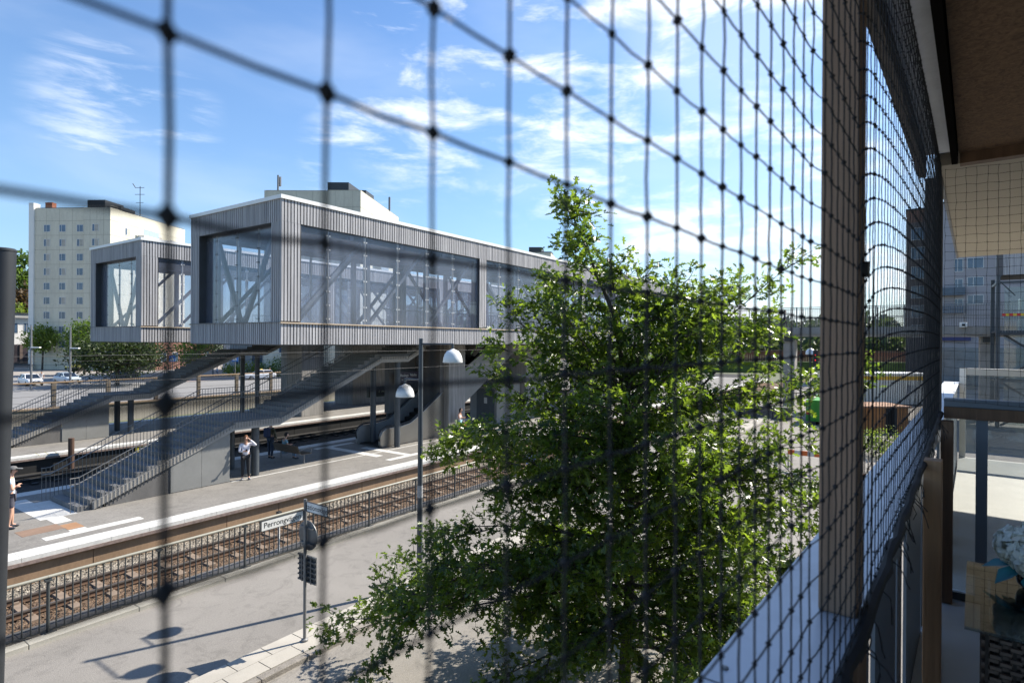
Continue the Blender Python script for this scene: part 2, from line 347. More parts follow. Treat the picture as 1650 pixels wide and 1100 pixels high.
# tracks (one per line): rails, sleepers
def track(yc, x0, x1, label, nsl, dark=False):
    RU, SL = (M_black, M_concd) if dark else (M_rust, M_slp)  # dark set puts the cutting's shade into rail and sleeper colours
    t = thing('railway_track', label, 'railway track', (x0, yc, -.17))
    for sgn in (-1, 1):
        r = MB(); y = yc+sgn*.48
        r.box(x0, x1, y-.055, y+.055, -.14, -.12); r.box(x0, x1, y-.01, y+.01, -.12, -.035)
        ro = mk('rail', r, RU, t)
        mk('rail_head', MB().box(x0, x1, y-.034, y+.034, -.035, .002), M_black if dark else M_railtop, ro)
    s0 = None
    for i in range(nsl):
        x = x0+.4+i*.8
        if s0 is None:
            s0 = MB(); s0.hexa([(x-.12, yc-.9, -.2), (x+.12, yc-.9, -.2), (x+.12, yc+.9, -.2), (x-.12, yc+.9, -.2), (x-.1, yc-.9, -.125), (x+.1, yc-.9, -.125), (x+.1, yc+.9, -.125), (x-.1, yc+.9, -.125)])
            for sgn in (-1, 1):
                for q in (-.09, .09): s0.box(x-.05, x+.05, yc+sgn*.48+q-.03, yc+sgn*.48+q+.03, -.125, -.07)
            first = mk('sleeper', s0, M_black if dark else M_slp, t)
        else:
            c = first.copy(); COL.objects.link(c); c.parent = t; c.location = (i*.8, 0, 0)
    return t
track(17.1, 1.0, 66, 'rusty narrow gauge track on brown ballast just behind the bar fence', 60)
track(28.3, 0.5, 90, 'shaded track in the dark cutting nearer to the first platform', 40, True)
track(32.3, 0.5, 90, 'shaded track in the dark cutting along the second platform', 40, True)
# ================================================================== platforms
def platform(y0, y1, x0, x1, wallm, edges):
    p = struct('platform', MB().box(x0, x1, y0+.66, y1-.62, -.34, .6), M_plat)
    w = MB(); w.box(x0, x1, y0+.14, y0+.66, -.34, .46)
    for i in range(int((x1-x0)/1.9)): w.box(x0+i*1.9+.012, x0+(i+1)*1.9-.012, y0+.12, y0+.14, -.2, .45)
    mk('platform_wall', w, wallm, p)
    mk('platform_wall', MB().box(x0, x1, y1-.62, y1-.12, -.34, .46), M_black, p)
    e = MB(); e2 = MB()
    for i in range(int((x1-x0)/1.0)):
        x = x0+i; z = .6+random.uniform(-.002, .002)
        e.box(x+.004, x+.996, y0+.02, y0+.66, .49, z); e.box(x+.004, x+.996, y1-.62, y1, .49, z)
    mk('edge_paving', e, M_white, p)
    for (ya, yb) in ((y0, y0+.14), (y1-.14, y1)):
        mk('edge_beam', MB().box(x0, x1, ya+.001, yb-.02 if ya == y0 else yb, .46, .49) if False else MB().box(x0, x1, ya, ya+.14, .40, .488), mat('coping_edge', (.2, .15, .13), .9, .3, 8, bump=.4, bscale=40), p)
    return p
PL1 = platform(18.6, 26.5, -20, 95, M_wallbrown, True)
PL2 = platform(34.2, 43.6, -20, 95, M_black, True)
def slab(p, name, x0, x1, y0, y1, m, tiles=None, z=.604):
    b = MB()
    if tiles:
        nx = max(1, round((x1-x0)/tiles)); ny = max(1, round((y1-y0)/tiles))
        for i in range(nx):
            for j in range(ny):
                b.box(x0+(x1-x0)*i/nx+.003, x0+(x1-x0)*(i+1)/nx-.003, y0+(y1-y0)*j/ny+.003, y0+(y1-y0)*(j+1)/ny-.003, .58, z+random.uniform(-.001, .001))
    else: b.box(x0, x1, y0, y1, .58, z)
    return mk(name, b, m, p)
slab(PL1, 'tactile_strip', 5.81, 8.3, 19.68, 20.04, M_white, .6)
slab(PL1, 'tactile_strip', 6.5, 6.92, 20.05, 20.24, M_white, .4, .603)
slab(PL1, 'brown_patch', 5.53, 6.52, 20.56, 21.24, mat('brown_paving', (.2, .13, .09), .85, .2, 1.5, fine=.15))
slab(PL1, 'brown_patch', 6.52, 6.93, 20.3, 20.98, mat('orange_paving', (.3, .165, .085), .85, .15, 2, fine=.15))
slab(PL1, 'tactile_strip', 6.5, 6.93, 21.25, 22.0, M_white, .42)
slab(PL1, 'paved_landing', 6.35, 7.33, 22.0, 24.5, M_white, .5)
slab(PL1, 'tactile_strip', 4.2, 6.9, 24.9, 25.3, M_white, .5)
slab(PL1, 'tactile_strip', 6.4, 6.9, 24.5, 24.9, M_white, .5, .603)
slab(PL1, 'tactile_strip', 18.6, 21.0, 25.0, 25.35, M_white, .5)
slab(PL1, 'tactile_strip', 19.1, 19.55, 21.2, 25.0, M_white, .5, .603)
slab(PL1, 'tactile_strip', 18.9, 24.6, 20.05, 20.4, M_white, .5)
slab(PL1, 'tactile_strip', 20.2, 20.6, 20.4, 23.6, M_white, .5, .603)
slab(PL1, 'kerb_line', 12.4, 40, 21.98, 22.06, M_white)
# ================================================================== fence along the track
def track_fence():
    t = thing('track_fence', 'long grey steel bar fence with pale top rail between road and railway track', 'fence', (4.4, 14.76, .05))
    fm = mat('fence_paint', (.045, .05, .05), .5, .2, 3); pm = mat('fence_top_rail', (.27, .26, .21), .5, .2, 1.2)
    P = 2.15; X0 = 4.4; y = 14.76; first = {}
    for i in range(-2, 28):
        x = X0+i*P
        if not first:
            a = MB(); x0 = x; a.tube([(x, y, .06), (x, y, 1.2)], .032, 10); a.box(x-.06, x+.06, y-.06, y+.06, 1.16, 1.2)
            a.box(x-.1, x+.1, y-.09, y+.1, .05, .085); a.tube([(x-.07, y-.07, .1), (x+.13, y-.06, .1)], .022, 8)
            first['post'] = mk('post', a, fm, t, smooth=True)
            b = MB()
            for k in range(1, 15): b.cyl(x+k*P/15, y, .14, 1.22, .0145, 6)
            b.box(x+.03, x+P-.03, y-.018, y+.018, .13, .155)
            first['bars'] = mk('bars', b, fm, t, smooth=True)
            c = MB(); c.tube([(x+.002, y, 1.245), (x+P-.002, y, 1.245)], .034, 10)
            first['top_rail'] = mk('top_rail', c, pm, t, smooth=True)
        else:
            for o in first.values():
                q = o.copy(); COL.objects.link(q); q.parent = t; q.location = (x-x0, 0, 0)
    return t
track_fence()
mp_ = thing('marker_post', 'short pale post with a small black box just behind the bar fence', 'post', (10.0, 15.2, 0))
mk('pole', MB().cyl(10.0, 15.2, .02, .85, .03, 10), M_wtrim, mp_); mk('box', MB().box(9.94, 10.06, 15.14, 15.26, .85, 1.2), M_black, mp_, bevel=.01)
bs = thing('fence_sign', 'blue sign board with white ring hung on the bar fence beside the leaves', 'sign', (22.6, 14.7, .8))
mk('board', MB().box(22.2, 23.0, 14.685, 14.705, .55, 1.1), mat('sign_blue', (.03, .06, .22), .5, .1, 3), bs)
rg = MB(); n = 24
for k in range(n):
    a0, a1 = 2*pi*k/n, 2*pi*(k+1)/n
    rg.hexa([(22.6+r*cos(a), yy, .82+r*sin(a)) for yy in (14.68, 14.684) for (r, a) in ((.13, a0), (.18, a0), (.18, a1), (.13, a1))])
mk('ring', rg, M_white, bs)
# ================================================================== station box
M_wood = mat('weathered_larch', (.22, .22, .23), .88, .3, 2.0, (7, 7, .16), col2=(.52, .51, .51), bump=.2, bscale=16, fine=.12, fscale=26)
M_wood2 = mat('weathered_larch_shadow_gap', (.05, .048, .05), .9, .3, 2.5, (7, 7, .2))
M_sill = mat('bare_sill_wood', (.5, .4, .29), .8, .15, 1.5, (.3, 3, 3))
M_inner = mat('station_interior', (.3, .3, .33), .8, .15, .8)
M_ceil = mat('station_ceiling', (.2, .21, .25), .75, .15, .8)
M_truss = mat('truss_paint', (.10, .105, .115), .5, .15, 1.5)
M_mull = mat('mullion_aluminium', (.42, .42, .42), .4, .1, 2, metal=.4)
M_sglass = glassmat('station_glass', (.94, .955, .985), .1, (.48, .54, .66), 1.36, .015)  # blue-grey diffuse share paints haze into the panes, besides dust
def battens(mb, bk, x0, x1, y, z0, z1, nrm, axis, st=.145, w=.098):
    """vertical battens on a band; axis 'x': runs along x at plane y facing nrm (sign of y)"""
    n = max(1, round((x1-x0)/st)); st = (x1-x0)/n
    for i in range(n):
        a = x0+i*st+.004; d = .035+random.uniform(-.003, .004); b = a+w*st/.145+random.uniform(-.004, .003); zz0 = z0+random.uniform(0, .006)
        lo, hi = sorted((y, y+nrm*d))
        if axis == 'x': mb.box(a, b, lo, hi, zz0, z1)
        else: mb.box(lo, hi, a, b, zz0, z1)
def station_box():
    X0, X1, Y0, Y1 = 13.40, 57.2, 20.3, 27.2; Z0, ZS, ZT, ZR = 6.0, 6.90, 10.8, 11.68
    t = thing('station_hall', 'larger nearer raised station hall on stilts clad in grey weathered battens with long glass walls', 'station building', (X0, Y0, Z0))
    bays = [(14.25, 25.8), (26.45, 38.0), (38.65, 50.2), (50.85, 56.6)]
    ey0, ey1 = 20.98, 26.52
    cl = MB(); bk = MB()
    # backing boards then battens
    bk.box(X0+.3, X1-.3, Y0, Y0+.28, Z0, ZS-.06); bk.box(X0+.3, X1-.3, Y0, Y0+.28, ZT, ZR)
    bk.box(X0+.3, X1-.3, Y1-.28, Y1, Z0, ZS-.06); bk.box(X0+.3, X1-.3, Y1-.28, Y1, ZT, ZR)
    bk.box(X0, X0+.298, Y0, Y1, Z0, ZS-.06); bk.box(X0, X0+.298, Y0, Y1, ZT, ZR)
    bk.box(X1-.298, X1, Y0, Y1, Z0, ZS-.06); bk.box(X1-.298, X1, Y0, Y1, ZT, ZR)
    for yy, s in ((Y0, -1), (Y1, 1)):
        battens(cl, bk, X0-.03, X1, yy, Z0-.02, ZS-.10, s, 'x'); battens(cl, bk, X0-.03, X1, yy, ZT-.02, ZR, s, 'x')
        edges = [X0] + [v for b in bays for v in b] + [X1]
        for i in range(0, len(edges), 2):
            a, b = edges[i], edges[i+1]
            battens(cl, bk, a-(.03 if i == 0 else 0), b, yy, ZS-.0, ZT-.022, s, 'x')
            lo, hi = (yy, yy+.35) if s < 0 else (yy-.35, yy)
            bk.box(a+(.3 if i == 0 else 0), b-(.3 if i == len(edges)-2 else 0), lo+.002, hi-.002, ZS-.06, ZT)
    for xx, s in ((X0, -1), (X1, 1)):
        battens(cl, bk, Y0, Y1, xx, Z0-.02, ZS-.06, s, 'y'); battens(cl, bk, Y0, Y1, xx, ZT-.02, ZR, s, 'y')
        for a, b in ((Y0, ey0), (ey1, Y1)):
            battens(cl, bk, a, b, xx, ZS-.04, ZT-.022, s, 'y')
            lo, hi = (xx+.002, xx+.296) if s < 0 else (xx-.296, xx-.002)
            bk.box(lo, hi, a, b, ZS-.06, ZT)
    mk('cladding', cl, M_wood, t); mk('backing_wall', bk, M_wood2, t)
    # sill boards, roof, flashing, floor, ceiling, soffit
    sb = MB(); sb.box(X0-.075, X1, Y0-.095, Y0+.001, ZS-.095, ZS-.045); sb.box(X0-.075, X1, Y1, Y1+.095, ZS-.095, ZS-.045)
    mk('sill_board', sb, M_sill, t)
    mk('sill_board', MB().box(X0-.075, X0-.001, Y0+.001, Y1-.001, ZS-.058, ZS-.03), M_greyp, t)
    mk('floor', MB().box(X0+.3, X1-.3, Y0+.3, Y1-.3, ZS-.25, ZS-.06), M_inner, t)
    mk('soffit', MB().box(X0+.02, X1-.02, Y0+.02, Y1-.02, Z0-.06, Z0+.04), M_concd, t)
    ce = MB(); ce.box(X0+.3, X1-.3, Y0+.3, Y1-.3, ZT+.02, ZT+.25)
    for i in range(14): ce.box(X0+.6+i*3.05, X0+.8+i*3.05, Y0+.4, Y1-.4, ZT-.2, ZT+.015)
    mk('ceiling', ce, M_ceil, t)
    rf = MB(); rf.box(X0-.04, X1+.04, Y0-.04, Y1+.04, ZR+.002, ZR+.06); mk('roof', rf, M_dsteel, t)
    fl = MB(); h = .12
    fl.box(X0-.09, X1+.09, Y0-.09, Y0-.041, ZR-.03, ZR+h); fl.box(X0-.09, X1+.09, Y1+.041, Y1+.09, ZR-.03, ZR+h)
    fl.box(X0-.09, X0-.041, Y0-.04, Y1+.04, ZR-.03, ZR+h); fl.box(X1+.041, X1+.09, Y0-.04, Y1+.04, ZR-.03, ZR+h)
    mk('roof_flashing', fl, M_wtrim, t)
    # dark reveals round each opening
    rv = MB()
    for a, b in bays:
        for lo, hi in ((Y0+.001, Y0+.349), (Y1-.349, Y1-.001)):
            rv.box(a-.001, a+.025, lo, hi, ZS-.06, ZT); rv.box(b-.025, b+.001, lo, hi, ZS-.06, ZT); rv.box(a+.025, b-.025, lo, hi, ZT-.03, ZT-.001)
    rv.box(X0+.001, X0+.33, ey0-.001, ey0+.03, ZS-.06, ZT); rv.box(X0+.001, X0+.33, ey1-.03, ey1+.001, ZS-.06, ZT); rv.box(X0+.001, X0+.33, ey0+.03, ey1-.03, ZT-.04, ZT-.001)
    mk('window_reveal', rv, M_dsteel, t)
    # glazing: one window per bay, with mullions and clips
    for side, yg in ((0, Y0+.09), (1, Y1-.09)):
        for bi, (a, b) in enumerate(bays):
            w = mk('window', MB().box(a+.03, b-.03, yg-.008, yg+.008, ZS-.055, ZT-.035), M_sglass, t)
            mu = MB(); cp = MB(); x = a+1.38
            while x < b-.5:
                mu.box(x-.05, x+.05, yg+(.012 if side == 0 else -.07), yg+(.07 if side == 0 else -.012), ZS-.05, ZT-.04)
                mu.box(x-.012, x+.012, yg-.014, yg+.014, ZS-.05, ZT-.04)
                for j in range(7):
                    for q in (-.075, .075): cp.lathe((x+q, yg-.009 if side == 0 else yg+.009, ZS+.15+j*.58), [(.0, -.025), (.028, -.022), (.028, 0), (.0, .002)], 8, 'y')
                x += 2.0
            mk('mullion', mu, M_mull, w)
            if side == 0 and bi < 3: mk('clip', cp, M_wtrim, w)
    xg = X0+.3
    w = mk('window', MB().box(xg-.008, xg+.008, ey0+.03, ey1-.03, ZS-.055, ZT-.045), M_sglass, t)
    mu = MB(); cp = MB()
    for yy in (25.61, 23.97, 22.36):
        mu.box(xg+.012, xg+.06, yy-.04, yy+.04, ZS-.05, ZT-.05); mu.box(xg-.014, xg+.014, yy-.012, yy+.012, ZS-.05, ZT-.05)
        for j in range(7): cp.box(xg-.04, xg-.009, yy-.1, yy+.1, ZS+.12+j*.58, ZS+.145+j*.58)
    mk('mullion', mu, M_mull, w); mk('clip', cp, M_dsteel, w)
    # truss inside both long walls and the end
    for yy in (Y0+.62, Y1-.62):
        tr = MB(); x = X0+.85; k = 0
        while x < X1-4:
            tr.box(x-.11, x+.11, yy-.11, yy+.11, ZS-.05, ZT)
            up = (k//3) % 2 == 0
            a, b = ((x+.1, ZS), (x+3.75, ZT-.05)) if up else ((x+.1, ZT-.05), (x+3.75, ZS))
            tr.beam((a[0], yy, a[1]), (b[0], yy, b[1]), .14, .17, (0, 1, 0)); x += 3.95; k += 1
        tr.box(X0+.4, X1-.4, yy-.1, yy+.1, ZT-.22, ZT-.02)
        mk('truss', tr, M_truss, t)
    te = MB(); xe = X0+.55
    te.beam((xe, 25.95, ZT-.2), (xe, 24.05, ZS), .14, .17, (1, 0, 0)); te.beam((xe, 21.6, ZT-.2), (xe, 23.75, ZS), .14, .17, (1, 0, 0))
    te.box(xe-.1, xe+.1, 26.0, 26.25, ZS-.05, ZT); te.box(xe-.1, xe+.1, 21.15, 21.4, ZS-.05, ZT)
    mk('truss', te, M_truss, t)
    # guard rails round the stair wells inside
    rl = MB()
    for yy in (21.9, 24.5):
        rl.box(22.5, 36, yy-.02, yy+.02, ZS+.98, ZS+1.03)
        for i in range(55): rl.box(22.5+i*.25, 22.515+i*.25, yy-.008, yy+.008, ZS-.05, ZS+.98)
    mk('inner_railing', rl, M_steel, t)
    # ticket booths as solid volumes inside
    mk('inner_kiosk', MB().box(38.2, 43, 24.6, 26.2, ZS-.05, ZS+2.6), mat('kiosk', (.3, .29, .28), .7, .1, 1), t)
    return t
random.seed(21)
HALL = station_box()
DX, DY = 1.37, 15.2
b0 = HALL.location
HALL2 = copytree(HALL, (b0.x+DX, b0.y+DY, b0.z), 'smaller looking farther station hall behind, same grey battens, with apartment block reflected in its end glass')
HALL2['label'] = 'twin station hall standing behind over the far platform, mostly hidden by the nearer hall'
# ================================================================== stairs under the halls
M_step = mat('stair_concrete', (.15, .15, .15), .85, .2, 1.5, bump=.2, bscale=30)
def stair():
    t = thing('platform_stair', 'nearer straight concrete stair with bar railings climbing from the first platform', 'stair', (7.35, 22, .6))
    Y0, Y1 = 22.12, 24.4; st = MB(); n = 15; rise = .157; run = .342
    x = 7.35; z = .6
    for i in range(n):
        st.box(x+i*run, x+(i+1)*run+.02, Y0, Y1, max(.6, z+(i+1)*rise-.36), z+(i+1)*rise)
    xa = x+n*run; za = z+n*rise
    st.box(xa, 14.55, Y0, Y1, za-.28, za-.0005)
    m = 16; rise2 = .157; run2 = (20.1-14.5)/m
    for i in range(m):
        st.box(14.55+i*run2, 14.55+(i+1)*run2+.02, Y0, Y1, za+(i+1)*rise2-.36, za+(i+1)*rise2)
    zb = za+m*rise2; xb = 14.55+m*run2
    st.box(xb, 22.0, Y0, Y1, zb-.3, zb-.0005)
    for i in range(8): st.box(22.0+i*run2, 22.0+(i+1)*run2+.02, Y0, Y1, zb+(i+1)*rise2-.4, zb+(i+1)*rise2)
    mk('steps', st, M_step, t)
    # light nosing wear marks are geometry free; stringers both sides
    sg = MB()
    for ya, yb in ((Y0-.1, Y0-.003), (Y1+.003, Y1+.1)):
        def sl(x0, z0, x1, z1, h): sg.hexa([(x0, ya, z0), (x1, ya, z1), (x1, yb, z1), (x0, yb, z0), (x0, ya, z0+h), (x1, ya, z1+h), (x1, yb, z1+h), (x0, yb, z0+h)])
        sl(7.75, .602, xa+.05, za-.36, .24); sl(xa+.052, za-.36, 14.5, za-.36, .3); sl(14.502, za-.36, xb, zb-.42, .24); sl(xb+.002, zb-.42, 22.0, zb-.42, .3); sl(22.002, zb-.42, 23.2, zb+.14, .24)
    mk('stringer', sg, mat('stringer_concrete', (.3, .285, .26), .85, .15, 1.2, bump=.2, bscale=25), t)
    # wall panels below the lower flight
    cw = MB(); cw.prism([(8.15, .605), (10.17, .605), (10.17, 1.62), (8.15, .7)], Y1-Y0, (0, Y0, 0), (1, 0, 0), (0, 0, 1), (0, 1, 0))
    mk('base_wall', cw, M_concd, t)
    for a, b in ((10.18, 11.28), (11.29, 12.38)):
        zt = lambda q: .62+(q-7.88)*.458-.03
        mk('side_panel', MB().prism([(a, .62), (b, .62), (b, zt(b)), (a, zt(a))], .03, (0, Y0-.035, 0), (1, 0, 0), (0, 0, 1), (0, 1, 0)), M_panel, t)
    mk('end_panel', MB().box(12.36, 12.38, Y0, Y1, .62, 2.55), M_panel, t)
    # railings
    M_rail = mat('stair_rail', (.14, .14, .135), .45, .15, 3, metal=.3)
    prof = [(7.1, z, z), (7.35, z, z), (xa, za, za), (14.55, za, za), (xb, zb, zb), (22.0, zb, zb), (23.4, zb+.64, zb+.64)]
    def zprof(q):
        for (a, za_, _), (b, zb_, _) in zip(prof, prof[1:]):
            if a <= q <= b: return za_+(zb_-za_)*(q-a)/(b-a)
        return prof[-1][1]
    for yy in (Y0-.13, Y1+.13):
        r = MB()
        r.tube([(a, yy, b+1.13) for a, b, _ in prof], .016, 6)
        for i in range(int((23.3-7.1)/.118)):
            q = 7.12+i*.118; zz = zprof(q)
            lo = zz+.04 if q < 7.75 else zz-.26
            r.box(q-.007, q+.007, yy-.007, yy+.007, max(.602, lo), zz+1.12)
        ro = mk('railing', r, M_rail, t)
        yi = yy+(.06 if yy < 23 else -.06)
        mk('handrail', MB().tube([(a, yi, b+.92) for a, b, _ in prof], .021, 8), M_steel, ro, smooth=True)
    for xx in (13.6, 21.55):
        for yy in (22.35, 24.2):
            mk('column', MB().cyl(xx, yy, .602, (za if xx < 15 else zb)-.31, .155, 20), M_poledk, t, smooth=True)
    return t
STAIR = stair()
s2 = copytree(STAIR, (STAIR.location.x+1.6, STAIR.location.y+15.5, .6), 'second concrete stair farther back, climbing from the second platform to the far hall')
# ================================================================== concrete piers and lift towers below the halls
pr = thing('concrete_pier', 'tall board marked concrete pier behind the woman with the orange bag', 'pier', (26.3, 22.6, .6))
mk('shaft', MB().box(25.62, 27.1, 22.35, 25.2, .602, 5.94), M_concboard, pr, bevel=.02)
mk('shaded_side', MB().box(25.3, 25.617, 22.75, 25.2, .602, 5.94), M_concd, pr)  # side of the pier away from the sun, its shade painted as darker concrete
mk('lintel', MB().box(23.2, 25.297, 24.75, 25.1, 2.0, 5.94), M_concd, pr)
def pier(x0, x1, y0, y1, lab, z0=.602, z1=5.94, m=None):
    p = tag(mk('concrete_pier', MB().box(x0, x1, y0, y1, z0, z1), m or M_concboard, bevel=.02), lab, 'pier'); return p
pier(25.7, 27.6, 36.4, 38.2, 'wide dark concrete pier behind the upper flight of the nearer stair')
pier(33.0, 38.2, 39.6, 42.0, 'broad ribbed concrete shaft wall on the far platform behind the hanging display')
pier(27.4, 29.6, 39.3, 41.5, 'concrete pier under the far hall left of the ribbed shaft')
pier(34.6, 37.0, 22.9, 25.4, 'concrete shaft with grey sign board, right of the equipment door, partly behind leaves')
pier(45.0, 46.8, 22.6, 25.2, 'farthest concrete pier under the nearer hall, mostly behind the oak leaves')
# escalator
es = thing('escalator', 'steel sided escalator climbing from the first platform and passing behind the concrete pier', 'escalator', (21, 23.6, .6))
def escside(y0, y1, m, name, dz=0):
    path = [(20.75, .75), (20.85, .62), (25.6, .61), (27.0, 2.3), (33.2, 5.85), (33.2, 6.9), (31.2, 6.75), (28.0, 4.62), (25.4, 3.1), (23.6, 2.02), (22.9, 1.68), (22.2, 1.58), (21.2, 1.58), (20.9, 1.45), (20.75, 1.2)]
    return mk(name, MB().prism(path, y1-y0, (0, y0, dz), (1, 0, 0), (0, 0, 1), (0, 1, 0)), m, es, bevel=.02)
escside(22.72, 22.90, M_stain, 'side_panel'); escside(24.5, 24.66, M_panel, 'side_panel')
hp = [(20.95, .78), (20.72, 1.0), (20.7, 1.3), (20.85, 1.52), (21.2, 1.66), (22.2, 1.66), (22.95, 1.76), (23.6, 2.1), (25.4, 3.2), (28, 4.72), (31.2, 6.85)]
for yy in (22.81, 24.58): mk('handrail', MB().tube([(a, yy, b) for a, b in hp], .045, 8), M_blackrub, es, smooth=True)
sp_ = MB(); sp_.box(20.9, 22.3, 22.91, 24.49, .61, .68)
for i in range(22): sp_.box(22.3+i*.38, 22.3+(i+1)*.38, 22.91, 24.49, .45+max(0, i-1)*.212, .68+i*.212)
mk('steps', sp_, M_black, es)
mk('outer_parapet', MB().prism([(27.05, 2.36), (33.2, 5.86), (33.2, 7.0), (29.9, 5.94), (27.05, 4.45)], .06, (0, 22.42, 0), (1, 0, 0), (0, 0, 1), (0, 1, 0)), M_panel, es)
db = thing('equipment_room', 'grey equipment cabin with dark door below the escalator', 'cabin', (32, 24, .6))
mk('wall', MB().box(31.6, 34.4, 23.3, 25.6, .602, 3.2), M_panel, db); mk('door', MB().box(31.57, 31.6, 23.5, 25.0, .62, 2.9), M_poledk, db)
mk('notice', MB().box(31.555, 31.569, 24.1, 24.35, 1.9, 2.3), M_white, db); mk('canopy', MB().box(30.1, 34.5, 23.1, 25.7, 3.2, 3.34), M_black, db)
# station name sign and platform displays
M_sign = mat('sign_dark', (.035, .03, .045), .5, .1, 2)
def dist_text(parent, txt, size, origin, ux, uy=(0, 0, 1), m=None):
    return mk('lettering', text_mesh(txt, size, origin, ux, uy), m or M_white, parent)
sg_ = thing('station_sign', 'dark station name board with white writing hung under the hall', 'sign', (24.3, 24.2, 4.0))
bd = mk('board', MB().box(23.35, 25.0, 24.17, 24.23, 3.72, 4.36), M_sign, sg_); mk('board', MB().box(25.0, 25.25, 24.17, 24.23, 4.02, 4.36), M_sign, sg_)
dist_text(bd, 'Roslags', .22, (23.84, 24.16, 4.16), (1, 0, 0)); dist_text(bd, 'Näsby', .22, (24.56, 24.16, 4.16), (1, 0, 0)); dist_text(bd, 'Till', .1, (23.66, 24.16, 3.9), (1, 0, 0)); dist_text(bd, 'Stockholm', .1, (24.1, 24.16, 3.9), (1, 0, 0))
rd = MB(); rd.cyl(23.6, 24.2, 4.36, 5.94, .02, 8); rd.cyl(24.9, 24.2, 4.36, 5.94, .02, 8); mk('hanger', rd, M_dsteel, sg_)
ds = thing('departure_display', 'dark green departure display on a slim mast between the platforms', 'display', (27.6, 30.4, -.2))
mk('case', MB().box(26.6, 28.3, 30.3, 30.5, 2.3, 3.0), mat('display_green', (.02, .035, .028), .4, .1, 2), ds)
mk('screen', MB().box(26.72, 28.18, 30.285, 30.3, 2.42, 2.88), M_black, ds)
[dist_text(ds, w_, .2, (x_, 30.282, 2.65), (1, 0, 0), m=mat('display_text', (.5, .5, .3), .6)) for w_, x_ in (('1', 26.95), ('2', 27.5), ('min', 27.85))]
mk('mast', MB().box(28.32, 28.5, 30.32, 30.48, -.2, 6.0), M_dsteel, ds); mk('mast', MB().box(28.9, 29.04, 30.33, 30.47, -.2, 6.0), M_steel, ds)
# bench
bn = thing('bench', 'slatted wood bench with curved steel arms on the first platform', 'bench', (16.0, 23.5, .6))
M_slat = mat('bench_slat', (.09, .07, .05), .7, .25, 4, (1, .3, 1))
s = MB()
for i in range(6): s.box(15.98+i*.085, 16.045+i*.085, 22.55, 24.45, 1.03, 1.065)
mk('seat', s, M_slat, bn)
s = MB()
for i in range(5): s.obox((15.86-i*.028, 23.5, 1.12+i*.072), (.012, 0, .003), (0, .95, 0), (-.008, 0, .029))
mk('backrest', s, M_slat, bn)
for yy in (22.62, 24.38):
    a = MB(); a.tube([(16.45, yy, 1.04), (16.52, yy, 1.2), (16.4, yy, 1.31), (16.1, yy, 1.28), (15.9, yy, 1.22), (15.86, yy, 1.1), (15.95, yy, 1.03), (16.45, yy, 1.02)], .02, 8); mk('arm', a, M_steel, bn, smooth=True)
    l = MB(); l.tube([(16.12, yy, .602), (16.12, yy, 1.02)], .025, 8); l.tube([(15.9, yy, 1.04), (15.74, yy, 1.44)], .018, 8); mk('leg', l, M_steel, bn, smooth=True)
# overhead wires (each its own thing)
M_wire = mat('wire', (.06, .06, .06), .7)
for i, (yy, zz, lab) in enumerate(((17.1, 5.05, 'thin contact wire strung above the nearest track'), (28.3, 5.1, 'lower thin contact wire above the dark cutting'), (28.3, 5.6, 'carrier wire just above the lower wire of the dark cutting'), (32.3, 5.1, 'thin contact wire along the second platform edge'), (17.1, 5.75, 'upper carrier wire above the nearest track'))):
    n = 40; tag(mk('overhead_wire', MB().tube([(-15+i_*3, yy, zz-.0) for i_ in range(n)], .006, 5), M_wire), lab, 'overhead wire')
# ================================================================== street lamp, sign post, steel pole
lp = thing('street_lamp', 'tall dark two-arm street lamp with white bell shades at the pavement', 'street lamp', (10.68, 10.25, .1))
p = MB(); p.tube([(10.68, 10.25, .1), (10.68, 10.25, 1.4), (10.68, 10.25, 6.2)], [.075, .07, .052], 14); p.lathe((10.68, 10.25, 6.2), [(.055, 0), (.055, .03), (.02, .04)], 14)
mk('pole', p, M_poledk, lp, smooth=True)
M_shade = mat('white_lamp_shade', (.78, .78, .76), .35, .03, 2)
for (yl, za, zt) in ((9.2, 6.1, 6.02), (10.80, 5.2, 5.1)):
    am = MB(); am.tube([(10.68, 10.25, za), (10.68, yl, za), ], .022, 10); am.tube([(10.68, yl, za+.01), (10.68, yl, zt-.06)], .03, 10); mk('arm', am, M_poledk, lp, smooth=True)
    sh = MB(); sh.lathe((10.68, yl, zt-.36), [(.235, 0), (.24, .01), (.228, .1), (.195, .2), (.14, .275), (.06, .31), (.03, .33)], 28)
    so_ = mk('lamp_shade', sh, M_shade, lp, smooth=True)
    mk('diffuser', MB().lathe((10.68, yl, zt-.365), [(.2, 0), (.2, .004)], 24), mat('lamp_opal', (.6, .6, .58), .4, .03), so_)
mk('sticker', MB().lathe((10.68, 10.25, 2.25), [(.0705, 0), (.0705, .3)], 14), mat('sticker_grey', (.3, .3, .3), .7, .5, 30), lp)
sp = thing('street_sign_post', 'grey sign post with two white street name plates above a round sign seen from behind', 'sign post', (7.27, 10.15, .1))
mk('pole', MB().cyl(7.27, 10.15, .1, 2.97, .032, 14), M_steel, sp, smooth=True)
mk('foot', MB().lathe((7.27, 10.15, .1), [(.07, 0), (.07, .04), (.035, .06)], 14), M_steel, sp)
M_plate = mat('sign_white', (.7, .7, .68), .5, .06, 2)
M_ink = mat('sign_ink', (.02, .02, .025), .6, .1)
